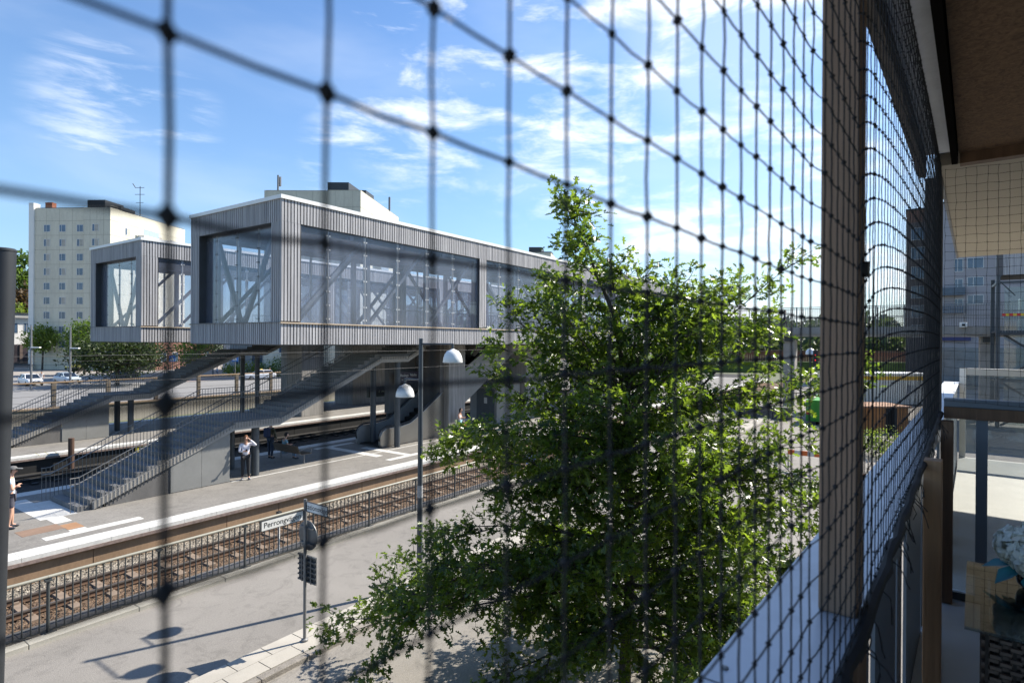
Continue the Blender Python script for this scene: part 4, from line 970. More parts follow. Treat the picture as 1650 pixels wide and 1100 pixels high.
def bush_tree(name, label, cat, loc, height, rad, trunk_h, m, nclump=60, per=60, leaf=.28, group=None, seed=1, shape='round', tr=.18):
    R = np.random.default_rng(seed); t = thing(name, label, cat, loc, group); x, y, z = loc
    w = MB(); rnd = random.Random(seed)
    top = Vector((x, y, z+trunk_h+(height-trunk_h)*.6)); w.tube([Vector(loc), Vector((x+.1, y, z+trunk_h)), top], [tr, tr*.75, tr*.2], 8, False)
    cz = z+trunk_h+(height-trunk_h)/2; hz = (height-trunk_h)/2; C = []
    for i in range(nclump):
        v = R.normal(0, 1, 3); v /= np.linalg.norm(v); f = R.uniform(.35, 1)**.6
        if shape == 'cone': k = (1-(v[2]*f+1)/2*.85); c = np.array([v[0]*rad*f*k*1.4, v[1]*rad*f*k*1.4, v[2]*hz*f])
        else: c = np.array([v[0]*rad*f, v[1]*rad*f, v[2]*hz*f])
        C.append(c)
        if i % 4 == 0: w.tube([Vector((x, y, z+trunk_h*.9+(height-trunk_h)*.2*rnd.random())), Vector((x+c[0]*.6, y+c[1]*.6, cz+c[2]*.6)), Vector((x+c[0], y+c[1], cz+c[2]))], [tr*.35, tr*.2, tr*.05], 5, False)
    mk('trunk', w, M_bark, t, smooth=True)
    C = np.array(C); cs = rad*.24; P = np.repeat(C, per, 0)+R.normal(0, 1, (nclump*per, 3))*np.array([cs, cs, cs*.7]); P[:, 2] += cz-z
    n = len(P); D = R.normal(0, 1, (n, 3)); D[:, 2] -= .2; nr = R.normal(0, .6, (n, 3)); nr[:, 2] += 1
    leaf_mesh('crown', P, D, nr, R.uniform(.7, 1.3, n)*leaf, m, t, False); return t
M_lf1 = leafmat('leaf_mid', (.06, .1, .022), (.14, .24, .03), .4, .5)
M_lf2 = leafmat('leaf_light', (.11, .16, .03), (.26, .36, .05), .35, .6)
M_lf3 = leafmat('leaf_dark', (.028, .045, .014), (.06, .1, .02), .4, .5, tfac=.3)
M_lf4 = leafmat('leaf_bronze', (.07, .045, .02), (.12, .07, .02), .35, .4, tfac=.3)
def G(x, y, z=0):   # ground point seen at a photo pixel
    d = CF+CR*((x-825)/F_PX)-CU*((y-550)/F_PX); return CAM+d*((z-CAM_H)/d.z)
def D_(x, y, dep): return CAM+(CF+CR*((x-825)/F_PX)-CU*((y-550)/F_PX))*dep
p = G(68, 596); bush_tree('street_tree', 'small pale green street tree in front of the white shops', 'tree', (p.x, p.y, 0), 8.2, 2.5, 3.6, M_lf2, 46, 50, .42, seed=3)
p = G(188, 621); bush_tree('street_tree', 'large dark green chestnut over the dark blue estate car', 'tree', (p.x, p.y, 0), 6.4, 4.7, 2.0, M_lf3, 110, 70, .36, seed=4, tr=.3)
p = G(136, 604); bush_tree('street_tree', 'mid green tree between the shops and the chestnut', 'tree', (p.x, p.y, 0), 9.0, 2.8, 2.6, M_lf1, 55, 55, .42, seed=5)
p = G(320, 606); bush_tree('street_tree', 'bright green tree seen under the far hall above the second stair', 'tree', (p.x, p.y, 0), 7.2, 2.9, 1.2, M_lf2, 50, 60, .4, seed=6)
p = G(565, 600); bush_tree('street_tree', 'bright green tree seen through the gap above the nearer stair', 'tree', (p.x, p.y, 0), 7.5, 2.6, 1.2, M_lf2, 40, 60, .4, seed=61)
p = G(510, 604); bush_tree('street_tree', 'thin leafed tree beside the mast below the far hall', 'tree', (p.x, p.y, 0), 7.5, 1.6, 1.5, leafmat('leaf_grey', (.12, .13, .08), (.2, .2, .1), .3, .5), 26, 22, .3, seed=62, tr=.08)
p = D_(30, 560, 150); bush_tree('pine_tree', 'tall pine beside the left edge post, behind the shops', 'tree', (p.x, p.y, 0), 28, 6.5, 12, M_lf1, 70, 60, 1.0, seed=7, tr=.4)
p = D_(30, 560, 140); bush_tree('street_tree', 'bronze leaved tree below the pine at the left', 'tree', (p.x, p.y, 0), 18.0, 5.5, 4, M_lf4, 70, 60, .9, seed=8, tr=.3)
p = D_(16, 560, 134); bush_tree('street_tree', 'light green rounded tree low behind the shop roofs at the left', 'tree', (p.x, p.y, 0), 14, 4.5, 3, M_lf2, 50, 60, .8, seed=9, tr=.3)
for i, (x, y, r) in enumerate(((398, 604, 1.3), (428, 606, 1.2), (448, 607, 1.6), (375, 606, 1.0))):
    p = G(x, y); bush_tree('bush', ('rounded green bush left of the notice boards', 'low pale green bush behind the taxi', 'wide green hedge bush by the far pedestrian', 'small yellow green bush beside the crossing sign')[i], 'bush', (p.x, p.y, 0), 2*r, r*1.5, .3, M_lf2 if i in (0, 3) else M_lf1, 16, 50, .25, seed=20+i, tr=.08)
# oak hedge near the orange shed (right)
p = G(1418, 735); bush_tree('bush', 'leafy shrub below the orange shed beside the railing cap', 'bush', (p.x, p.y, 0), 1.3, 1.3, .2, M_lf2, 22, 50, .14, seed=31, tr=.05)
# far woods on the horizon: a mass nobody could count
def woods():
    P = []; R = np.random.default_rng(5)
    for i in range(420):
        x = R.uniform(560, 1720); dep = R.uniform(190, 420); c = D_(x, 553, dep); h = R.uniform(10, 17)*(.75+dep/700); r = R.uniform(3.5, 6.5)
        m = 60; v = R.normal(0, 1, (m, 3)); v /= np.linalg.norm(v, axis=1)[:, None]; v *= R.uniform(.4, 1, (m, 1))**.5
        q = np.array([c.x, c.y, h*.52])+v*np.array([r, r, h*.5]); P.append(q)
    P = np.concatenate(P); n = len(P); D = R.normal(0, 1, (n, 3)); nr = R.normal(0, .6, (n, 3)); nr[:, 2] += .8
    root = bpy.data.objects.new('far_woods', None)
    LOC['__w'] = Vector()
    class Q: pass
    o = leaf_mesh('far_woods', P, D, nr, R.uniform(2.2, 4.2, n), leafmat('leaf_far', (.045, .07, .03), (.08, .12, .04), .4, .08, tfac=.3), HALL, False)
    o.parent = None; o['kind'] = 'stuff'; bpy.data.objects.remove(root)
woods()
# ================================================================== street beyond the far platform
struct('street', MB().box(-60, 400, 52.4, 150, -.34, .0), mat('street_asphalt', (.2, .195, .19), .9, .1, .15, fine=.12, fscale=20))
struct('plaza', MB().box(-60, 120, 99.5, 220, -.34, .012).box(-60, 140, 150, 220, -.34, .004) if False else MB().box(-60, 120, 118, 230, -.34, .02), mat('plaza_paving', (.28, .25, .22), .9, .12, .2))
struct('far_pavement', MB().box(38, 75, 86, 96, -.3, .015), mat('red_paving', (.27, .2, .17), .9, .12, .4))
rw = tag(mk('retaining_wall', MB().box(-40, 160, 51.9, 52.3, -.35, .98), mat('ribbed_concrete', (.3, .28, .25), .85, .25, 1.5, (4, 1, .15), bump=.3, bscale=10)), 'low ribbed concrete wall along the back of the far platform', 'wall')
rw2 = mk('coping', MB().box(-40, 160, 51.82, 52.38, .98, 1.1), mat('coping_brown', (.32, .24, .17), .85, .15, 1), rw)
ft = thing('street_fence', 'fence of stout posts with timber rail and wires on top of the ribbed wall', 'fence', (12, 52.1, 1.1))
M_fpost = mat('old_post', (.13, .105, .08), .85, .3, 2)
first = None
for i in range(-6, 26):
    x = 12.3+i*3.5
    if first is None: x0 = x; first = mk('post', MB().box(x-.15, x+.15, 52.0, 52.2, 1.102, 2.86), M_fpost, ft, bevel=.03)
    else: c = first.copy(); COL.objects.link(c); c.parent = ft; c.location = (x-x0, 0, 0)
mk('top_rail', MB().box(-8, 100, 52.0, 52.2, 2.862, 2.95), mat('timber_rail', (.3, .21, .13), .8, .2, 1, (.3, 2, 2)), ft)
w = MB()
for z in (1.5, 1.95, 2.4): w.tube([(-8, 51.98, z), (100, 51.98, z)], .012, 5)
mk('wire', w, M_wire, ft)
# ---------------------------------------------------------------- buildings at the left
M_cream = mat('cream_facade', (.6, .57, .46), .85, .1, .3, (1, 1, .3), fine=.06, fscale=3, stain=.12)
M_creamd = mat('cream_seam', (.36, .335, .26), .85, .1, .5)
M_win = mat('window_glass_blue', (.06, .1, .16), .08, .3, .3, spec=.8)
M_curt = mat('window_curtain', (.4, .38, .33), .7, .2, 1)
M_wfr = mat('window_frame_white', (.62, .62, .6), .5, .05)
def facade_frame(p0, p1):
    a = Vector((p0.x, p0.y, 0)); b = Vector((p1.x, p1.y, 0)); u = (b-a); ln = u.length; u.normalize(); n = Vector((u.y, -u.x, 0))
    if n.dot(CAM-a) < 0: n = -n
    return a, u, n, ln
def fbox(mb, fr, s0, s1, z0, z1, d0, d1):
    a, u, n, _ = fr
    P = lambda s, d, z: a+u*s+n*d+Vector((0, 0, z))
    return mb.hexa([P(s0, d0, z0), P(s1, d0, z0), P(s1, d1, z0), P(s0, d1, z0), P(s0, d0, z1), P(s1, d0, z1), P(s1, d1, z1), P(s0, d1, z1)])
def fwindow(parent, fr, s, z, w, h, kind=0, rec=.02):
    f = MB(); t_ = .07
    for q in (-1, 1): fbox(f, fr, s+q*w/2-t_/2, s+q*w/2+t_/2, z-h/2, z+h/2, -.02, .05)
    for q in (-1, 1): fbox(f, fr, s-w/2, s+w/2, z+q*h/2-t_/2, z+q*h/2+t_/2, -.02, .048)
    fbox(f, fr, s-w*.13-.03, s-w*.13+.03, z-h/2, z+h/2, -.02, .046)
    o = mk('window', f, M_wfr, parent)
    mk('pane', fbox(MB(), fr, s-w/2, s+w/2, z-h/2, z+h/2, -.015, .02), M_win, o)
    if kind == 1: mk('curtain', fbox(MB(), fr, s-w*.1, s+w*.48, z-h/2, z+h/2, .021, .024), M_curt, o)
    return o
def apartment(label, corner, wfront, dside, ztop, cols, rows, z0w, seed, side_dir, front_dir, balcony=True):
    c = Vector((corner.x, corner.y, 0)); fl = c - front_dir*wfront; br = c + side_dir*dside; bl = fl+side_dir*dside
    t = thing('apartment_block', label, 'apartment block', (c.x, c.y, 0)); R = random.Random(seed)
    bump = fl+front_dir*wfront*.66
    w = MB(); w.prism([(fl.x, fl.y), (bump.x, bump.y), (bump.x-side_dir.x*.5+front_dir.x*.1, bump.y-side_dir.y*.5+front_dir.y*.1), (c.x-side_dir.x*.5, c.y-side_dir.y*.5), (br.x, br.y), (bl.x, bl.y)], ztop, (0, 0, 0), (1, 0, 0), (0, 1, 0), (0, 0, 1))
    mk('wall', w, M_cream, t)
    rf = MB(); rf.prism([(p.x, p.y) for p in (fl+front_dir*.2+side_dir*.2, c+side_dir*.2-front_dir*.2, br-side_dir*.2-front_dir*.2, bl-side_dir*.2+front_dir*.2)], .15, (0, 0, ztop+.002), (1, 0, 0), (0, 1, 0), (0, 0, 1)); mk('roof', rf, M_dsteel, t)
    q = fl+front_dir*wfront*.72+side_dir*4; ux = front_dir; uy = side_dir
    pl = MB(); pl.obox((q.x, q.y, ztop+1.0), ux*1.8, uy*2.5, (0, 0, .9)); pl.obox((q.x+ux.x*3, q.y+ux.y*3, ztop+.4), ux*1.6, uy*2, (0, 0, .3)); mk('roof_plant', pl, M_dsteel, t)
    frs = (facade_frame(fl, bump), facade_frame(bump-side_dir*.5, c-side_dir*.5)); frd = facade_frame(c-side_dir*.5, br)
    sm = MB()
    for fr in frs:
        for i in range(rows+1): fbox(sm, fr, 0, fr[3], z0w+1.45+i*2.8-.03, z0w+1.45+i*2.8+.03, -.01, .015)
        for k in range(1, 4): fbox(sm, fr, fr[3]*k/4-.02, fr[3]*k/4+.02, 0, ztop-.1, -.01, .012)
    for i in range(rows+1): fbox(sm, frd, 0, frd[3], z0w+1.45+i*2.8-.03, z0w+1.45+i*2.8+.03, -.01, .015)
    mk('panel_seam', sm, M_creamd, t)
    for i in range(rows):
        for s in cols[0]: fwindow(t, frs[0], s*frs[0][3], z0w+i*2.8, 1.25, 1.35, R.random() < .4)
        for s in cols[1]: fwindow(t, frs[1], s*frs[1][3], z0w+i*2.8, 1.25, 1.35, R.random() < .3)
        if i > rows-4:
            for s in (.2, .62, .8): fwindow(t, frd, s*frd[3], z0w+i*2.8, 1.3, 1.35, 1)
    if balcony:
        for i in range(rows-4, rows):
            b = MB(); fbox(b, frd, frd[3]*.33, frd[3]*.53, z0w-1.1+i*2.8, z0w-.1+i*2.8, 0, 1.3); bo = mk('balcony', b, M_wtrim, t)
            g = MB(); fbox(g, frd, frd[3]*.33, frd[3]*.53, z0w-.1+i*2.8, z0w+1.1+i*2.8, 1.2, 1.25); mk('balcony_glass', g, mat('balcony_glass', (.35, .42, .48), .1, .1), bo)
    return t
ca = D_(181, 336, 112); sd = (D_(296, 372, 134)-ca); sd.z = 0; sd.normalize(); fd = D_(181, 336, 112)-D_(48, 336, 113); fd.z = 0; fd.normalize()
AP = apartment('cream apartment block with columns of small windows at the far left', ca, 15.9, 22.5, 31.2, ((.26, .56, .9), (.45,)), 9, 4.9, 2, sd, fd)
fr_ = facade_frame(ca-fd*15.9, ca-fd*15.0)
mk('end_strip', fbox(MB(), fr_, -.75, .25, 0, 32.2, -1.2, .3), mat('skylit_white', (.72, .72, .68), .8, .05, .4), AP)  # narrow end strip, sky-lit brightness put into its white colour
an = MB(); q = ca+sd*9-fd*1.0; z = 31.4
an.tube([(q.x, q.y, z), (q.x, q.y, z+6.3)], .07, 6)
for zz, ln in ((z+6.0, 1.5), (z+4.6, 1.6), (z+2.9, 1.2)): an.beam(Vector((q.x, q.y, zz))-fd*ln*.7, Vector((q.x, q.y, zz))+fd*ln*.6, .08, .08)
an.beam(Vector((q.x, q.y, z+6.9))-fd*1.6, Vector((q.x, q.y, z+6.0))-fd*1.0, .14, .1); mk('aerial', an, M_dsteel, AP)
mk('chimney', MB().obox((ca-fd*13.5+sd*1.2)+Vector((0, 0, 31.9-ca.z)), fd*.7, sd*.5, (0, 0, .6)), mat('brick_red', (.3, .1, .05), .8, .2), AP)
cb_ = D_(583, 309, 98); sd2 = (D_(640, 350, 118)-cb_); sd2.z = 0; sd2.normalize(); fd2 = cb_-D_(427, 310, 98); fd2.z = 0; fd2.normalize()
AP2 = apartment('cream apartment block rising behind the roof of the nearer station hall', cb_, 16.4, 21, 31.1, ((.3, .7), (.55,)), 9, 4.5, 3, sd2, fd2)
q = cb_-fd2*14.6+sd2*1; am = MB(); am.tube([(q.x, q.y, 31.2), (q.x, q.y, 34)], .16, 8); am.obox((q.x+.4, q.y, 33), (.1, 0, 0), (0, .2, 0), (0, 0, .8)); mk('aerial', am, M_steel, AP2)
q = cb_+sd2*15; am = MB(); am.tube([(q.x, q.y, 31.2), (q.x, q.y, 33.8)], .2, 8); mk('aerial', am, M_steel, AP2)
cc = D_(888, 408, 165); sd3 = (D_(905, 420, 190)-cc); sd3.z = 0; sd3.normalize(); fd3 = cc-D_(800, 402, 165); fd3.z = 0; fd3.normalize()
AP3 = apartment('pale flat roofed block just showing above the hall roof left of the oak top', cc, 17, 14, 31.0, ((.3, .7), (.5,)), 9, 4.5, 4, sd3, fd3, False)
# white shops
M_wr = mat('white_shop_render', (.75, .73, .7), .85, .06, .5)
sa = Vector((36, 163.8, 0)); sb_ = Vector((57, 163.8, 0)); fr = facade_frame(sa, sb_)
sh = thing('shop_building', 'low white two storey shop building with flat dark roof at the far left', 'building', (sa.x, sa.y, 0))
w = MB(); fbox(w, fr, 0, fr[3], 0, 11.4, -10, 0); mk('wall', w, M_wr, sh)
w = MB(); fbox(w, fr, -.5, fr[3]+.3, 11.4, 11.62, -10.3, .9); mk('roof', w, M_dsteel, sh)
w = MB(); fbox(w, fr, 0, fr[3], 10.5, 11.39, .001, .7); mk('eaves', w, mat('eaves_grey', (.4, .39, .37), .8, .05), sh)
for i in range(9): fwindow(sh, fr, 1.5+i*2.45, 8.2, 1.4, 2.2, i % 3 == 1)
w = MB(); fbox(w, fr, 0, fr[3]-1, .3, 4.6, .001, .12); mk('shopfront', w, mat('shopfront_dark', (.05, .04, .045), .4, .5, .4), sh)
for i in range(6):
    w = MB(); fbox(w, fr, i*3.7, i*3.7+.5, 0, 4.6, .121, .3); mk('pillar', w, mat('pillar_brown', (.14, .1, .08), .7, .1), sh)
a_, u_, n_, _ = fr
w = MB()
for s in (10.2,): 
    P_ = lambda s, d, z: a_+u_*s+n_*d+Vector((0, 0, z))
    w.hexa([P_(s, .3, 4.2), P_(s+4, .3, 4.2), P_(s+4, 2.4, 3.0), P_(s, 2.4, 3.0), P_(s, .3, 4.5), P_(s+4, .3, 4.5), P_(s+4, 2.4, 3.2), P_(s, 2.4, 3.2)])
mk('awning', w, mat('awning', (.5, .42, .33), .8, .1), sh)
w = MB(); fbox(w, fr, 14.5, 16.4, 2.2, 3.4, .13, .2); mk('shop_sign', w, mat('sign_red', (.35, .03, .03), .6, .1), sh)
# lower extension in shade
s2_ = D_(141, 590, 128); s3_ = D_(200, 590, 140); fr2 = facade_frame(s2_, s3_)
ex = thing('shop_wing', 'grey shaded wing with pale fascia right of the white shops', 'building', (s2_.x, s2_.y, 0))
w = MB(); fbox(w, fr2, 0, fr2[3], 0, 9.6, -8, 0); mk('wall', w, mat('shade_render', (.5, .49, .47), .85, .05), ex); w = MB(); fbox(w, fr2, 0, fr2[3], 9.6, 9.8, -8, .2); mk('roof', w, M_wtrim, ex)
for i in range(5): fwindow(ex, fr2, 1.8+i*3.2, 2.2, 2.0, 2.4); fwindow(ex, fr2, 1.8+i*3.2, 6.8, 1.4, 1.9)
# pale building and brick one seen below the halls
b1 = D_(250, 590, 112); b2 = D_(345, 590, 128); fr3 = facade_frame(b1, b2)
bk_ = thing('brick_building', 'low red brown brick building behind the chestnut', 'building', (b1.x, b1.y, 0)); w = MB(); fbox(w, fr3, 0, fr3[3], 0, 8, -8, 0); mk('wall', w, mat('brick_wall', (.2, .1, .075), .85, .15, .4), bk_)
for i in range(5): fwindow(bk_, fr3, 2+i*3, 2.5, 1.5, 1.8)
b1 = D_(370, 590, 110); b2 = D_(520, 590, 120); fr4 = facade_frame(b1, b2)
pb = thing('pale_building', 'pale blue grey low building with dark openings beneath the halls', 'building', (b1.x, b1.y, 0)); w = MB(); fbox(w, fr4, 0, fr4[3], 0, 9, -8, 0); mk('wall', w, mat('pale_wall', (.36, .4, .43), .85, .08, .4), pb)
for i in range(6): fwindow(pb, fr4, 1.8+i*3, 2.3, 2.0, 2.0)
# ---------------------------------------------------------------- small street things
def street_mast(x, y, ht, label):
    p = G(x, y); t = thing('mast_light', label, 'street light', (p.x, p.y, 0)); mk('pole', MB().tube([(p.x, p.y, 0), (p.x, p.y, ht)], [.13, .08], 10), M_greyp, t)
    r_ = Vector((CR.x, CR.y, 0)).normalized(); l = MB(); c = Vector((p.x, p.y, ht*.66)); l.obox(c+r_*.55, r_*.5, Vector((CF.x, CF.y, 0))*.16, (0, 0, .06)); mk('lamp_head', l, M_wtrim, t)
street_mast(50, 628, 7.6, 'grey street mast with a small lamp head in front of the white parked car')
street_mast(113, 628, 7.5, 'grey street mast with a lamp head beside the silver blue car')
street_mast(343, 606, 4.5, 'thin mast with lamp head between the crossing signs')
def crossing(x, y, dep, label):
    c = D_(x, y, dep); t = thing('crossing_sign', label, 'road sign', (c.x, c.y, 0)); n = Vector((-CF.x, -CF.y, 0)).normalized(); s = Vector((-n.y, n.x, 0))
    mk('pole', MB().cyl(c.x, c.y, 0, c.z+.3, .04, 8), M_greyp, t)
    q = MB(); q.obox(c+n*.06, s*.34, n*.012, (0, 0, .34)); b = mk('sign_plate', q, mat('crossing_blue', (.03, .16, .5), .4, .05), t)
    tr = MB(); o = c+n*.074; tr.add([o+s*-.25+Vector((0, 0, -.24)), o+s*.25+Vector((0, 0, -.24)), o+Vector((0, 0, .26)), o+s*-.25+n*.004+Vector((0, 0, -.24)), o+s*.25+n*.004+Vector((0, 0, -.24)), o+n*.004+Vector((0, 0, .26))], [(0, 1, 2), (3, 4, 5), (0, 1, 4, 3), (1, 2, 5, 4), (2, 0, 3, 5)]); mk('triangle', tr, M_plate, b)
    m = MB(); o = o+n*.006; m.beam(o+Vector((0, 0, .02)), o+s*-.08+Vector((0, 0, -.2)), .04, .004, n); m.beam(o+Vector((0, 0, .02)), o+s*.08+Vector((0, 0, -.2)), .04, .004, n); m.obox(o+Vector((0, 0, .05)), s*.025, n*.002, (0, 0, .07)); mk('walking_figure', m, M_ink, b)
crossing(379, 577, 62, 'blue crossing sign left of the stair columns')
crossing(278, 577.5, 66, 'blue crossing sign beside the bright green tree')
for i, x in enumerate((148.5, 195)):   # yellow marks on the dark platform wall
    pass
ys = MB(); c = G(345, 742, .3)
for q in (-.35, 0, .35): ys.beam((10.3+q-.25, 34.31, .62+.1), (10.3+q+.2, 34.31, .28+.1), .01, .09, (0, 1, 0))
tag(mk('hazard_mark', ys, mat('yellow_paint', (.5, .42, .03), .6, .1)), 'yellow diagonal hazard stripes fixed on the dark far platform wall', 'sign')
tag(mk('warning_board', MB().box(14.0, 14.75, 34.24, 34.30, .0, .58), MATS['yellow_paint']), 'small yellow board on the dark wall seen between the stair bars', 'sign')
bo = MB(); bo.cyl(11.0, 33.9, -.3, 1.3, .13, 12); tag(mk('bollard', bo, mat('rust_post', (.08, .045, .03), .8, .3)), 'rust brown round post at the far platform edge left of the stair rail', 'post')
def bench2(x, y, lab):
    p = G(x, y, .02); s = Vector((CR.x, CR.y, 0)).normalized(); f = Vector((CF.x, CF.y, 0)).normalized(); t = thing('street_bench', lab, 'bench', (p.x, p.y, .02))
    q = MB(); q.obox(p+Vector((0, 0, .5)), s*2.0, f*.25, (0, 0, .05)); mk('seat', q, M_dsteel, t); q = MB(); q.obox(p+Vector((0, 0, .85))+f*.25, s*2.0, f*.03, (0, 0, .2)); mk('backrest', q, M_dsteel, t)
    for k in (-1.7, 1.7): mk('leg', MB().obox(p+s*k+Vector((0, 0, .23)), s*.04, f*.22, (0, 0, .22)), M_dsteel, t)
bench2(35, 595, 'dark street bench left of the yellow bin'); bench2(94, 594, 'dark street bench right of the yellow bin')
p = G(67, 593, .02); f = Vector((CF.x, CF.y, 0)).normalized(); s = Vector((CR.x, CR.y, 0)).normalized(); yb = thing('litter_bin', 'bright yellow litter bin between the two street benches', 'bin', (p.x, p.y, .02))
mk('body', MB().obox(p+Vector((0, 0, .8)), s*.5, f*.4, (0, 0, .75)), mat('bin_yellow', (.65, .6, .03), .5, .05), yb, bevel=.05); mk('lid', MB().obox(p+Vector((0, 0, 1.6)), s*.54, f*.44, (0, 0, .06)), M_dsteel, yb)
p = G(124, 598, .02); pt = thing('flower_planter', 'round planter with yellow flowers right of the street benches', 'planter', (p.x, p.y, .02)); mk('bowl', MB().lathe(p, [(.8, 0), (1.4, .7), (1.3, .75)], 20), M_dsteel, pt)
n = 260; C_ = rng.normal(0, 1, (n, 3))*np.array([.7, .7, .2])+np.array([0, 0, .95]); leaf_mesh('flowers', C_, rng.normal(0, 1, (n, 3)), np.tile([0, 0, 1.], (n, 1))+rng.normal(0, .5, (n, 3)), rng.uniform(.15, .4, n), mat('flower_yellow', (.35, .3, .04), .7, .5, 3, col2=(.08, .14, .03)), pt, False)
for i in range(5):
    p = G(80+i*11, 588, .02); t = thing('cafe_chair', 'red cafe chair outside the white shops', 'chair', (p.x, p.y, .02), 'red cafe chairs outside the shops')
    cm = mat('chair_red', (.45, .04, .04), .6, .1); mk('seat', MB().obox(p+Vector((0, 0, .5)), s*.3, f*.3, (0, 0, .05)), cm, t); mk('backrest', MB().obox(p+f*.28+Vector((0, 0, .85)), s*.3, f*.03, (0, 0, .3)), cm, t)
    for a, b in ((-1, -1), (1, -1), (1, 1), (-1, 1)): mk('leg', MB().obox(p+s*.26*a+f*.26*b+Vector((0, 0, .23)), s*.03, f*.03, (0, 0, .22)), M_dsteel, t)
# ================================================================== footbridge and things beyond it on the right
M_bdeck = mat('bridge_concrete', (.3, .28, .26), .85, .2, .8, bump=.2, bscale=10)
br = thing('footbridge', 'concrete footbridge with tall bar railings crossing over the tracks behind the oak', 'bridge', (62, 10, 6.8))
mk('deck', MB().box(60.2, 63.4, -16, 46, 6.75, 7.42), M_bdeck, br); mk('edge_beam', MB().box(60.05, 60.198, -16, 20.1, 6.95, 7.6), M_conc, br)
for x in (60.25, 63.3):
    r = MB()
    for i in range(int(34/.16)): r.box(x-.012, x+.012, -15.8+i*.16, -15.775+i*.16, 7.45, 9.45)
    for z in (7.55, 8.5, 9.42): r.box(x-.025, x+.025, -15.8, 18.6, z, z+.05)
    for i in range(17): r.box(x-.04, x+.04, -15.8+i*2.1, -15.72+i*2.1, 7.42, 9.5)
    mk('railing', r, M_greyp, br)
for y in (10.2, -4.6): mk('pier', MB().box(60.9, 62.4, y-.5, y+.5, -.3, 6.75), M_bdeck, br, bevel=.05); mk('bearing', MB().box(61.2, 62.1, y-.35, y+.35, 6.6, 6.749) if False else MB().box(60.6, 60.89, y-.35, y+.35, 6.3, 6.74), M_dsteel, br)
lt = thing('lift_tower', 'open steel lift tower with batten fascia and cross bracing at the end of the footbridge', 'tower', (58, -6, 0))
f = MB()
for x in (55.6, 59.4):
    for y in (-4.75, -9.5): f.box(x-.12, x+.12, y-.12, y+.12, -.3, 11.2)
for z in (3.4, 7.0, 10.6):
    f.box(55.6, 59.4, -4.83, -4.67, z, z+.16); f.box(55.6, 59.4, -9.58, -9.42, z, z+.16); f.box(55.52, 55.68, -9.4, -4.85, z, z+.16)
mk('frame', f, M_poledk, lt)
f = MB()
for (z0, z1) in ((.2, 3.4), (3.5, 7.0)):
    f.beam((55.5, -4.9, z0), (55.5, -9.4, z1), .15, .1, (1, 0, 0)); f.beam((55.38, -4.9, z1), (55.38, -9.4, z0), .15, .1, (1, 0, 0))
for k in range(3): f.beam((55.55, -4.9-k*1.5, 10.7), (55.55, -5.7-k*1.5, 9.7), .07, .07, (1, 0, 0))
mk('bracing', f, M_dsteel, lt)
f = MB(); battens(f, None, -12.5, -5.0, 55.4, 11.2, 13.6, -1, 'y', .2, .14); mk('fascia', f, M_wood, lt); mk('roof', MB().box(55.41, 60, -12.5, -5.0, 11.21, 13.5), M_wood2, lt)
mk('lift_car', MB().box(57.0, 58.8, -8.6, -6.2, 7.1, 9.6), mat('lift_white', (.5, .52, .52), .3, .1), lt); mk('glass_wall', MB().box(56.6, 56.63, -9.2, -5.2, .2, 10.4), glassmat('pane_plain', (.85, .9, .9), .12, (.4, .45, .45)), lt)
mk('landing', MB().box(54.6, 59.4, -9.4, -4.85, 6.82, 6.99), M_dsteel, lt)
f = MB()
for i in range(30): f.box(54.62, 54.65, -9.3+i*.15, -9.28+i*.15, 7.0, 8.5)
f.box(54.6, 54.66, -9.3, -4.9, 8.5, 8.56); mk('railing', f, M_steel, lt)
ta = MB(); tb = MB()
for i in range(22): (ta if i % 2 else tb).box(54.58, 54.597, -9.3+i*.2, -9.1+i*.2, 8.18, 8.36)
mk('barrier_tape', ta, mat('tape_red', (.5, .03, .02), .6, .05), lt); mk('barrier_tape', tb, mat('tape_yellow', (.6, .4, .03), .6, .05), lt)
f = MB()
for i in range(14): f.box(53.0+i*.02, 55.4, -12.2+i*.28, -11.92+i*.28, 1.0+i*.3, 1.08+i*.3)
mk('stair_flight', f, M_steel, lt)
cam_ = thing('camera_housing', 'small white camera box on the footbridge corner', 'camera', (59.9, -2.9, 7.6)); mk('case', MB().box(59.7, 60.04, -3.2, -2.7, 7.5, 7.9), M_wtrim, cam_, bevel=.03); mk('lens', MB().box(59.66, 59.7, -3.05, -2.85, 7.62, 7.78), M_black, cam_)
# tower and grey block
def block(name, label, x0, x1, dep, ytop, ybrk, mlow, mtop, wins, dep2=None):
    a = D_(x0, 560, dep); b = a+Vector((.0, -1, 0))*((x1-x0)/F_PX*dep); fr = facade_frame(a, b); t = thing(name, label, 'building', (a.x, a.y, 0))
    zt = D_(x0, ytop, dep).z; zb = D_(x0, ybrk, dep).z
    mk('wall', fbox(MB(), fr, 0, fr[3], -.3, zb, -14, 0), mlow, t); mk('upper_wall', fbox(MB(), fr, .02, fr[3]-.02, zb, zt, -13.9, -.05), mtop, t); mk('roof', fbox(MB(), fr, -.1, fr[3]+.1, zt, zt+.25, -14, .1), M_dsteel, t)
    for (xa, xb, ya, yb) in wins:
        pa = D_((xa+xb)/2, (ya+yb)/2, dep); s = (Vector((pa.x, pa.y, 0))-fr[0]).dot(fr[1]); w = (xb-xa)/F_PX*dep*1.15; h = (yb-ya)/F_PX*dep
        fwindow(t, fr, s, pa.z, w, h)
    return t, fr
M_tw = mat('tower_brown', (.17, .145, .13), .85, .1, .3); M_tw2 = mat('tower_rust', (.2, .11, .075), .85, .15, .3); M_gb = mat('block_grey', (.34, .32, .33), .85, .08, .3)
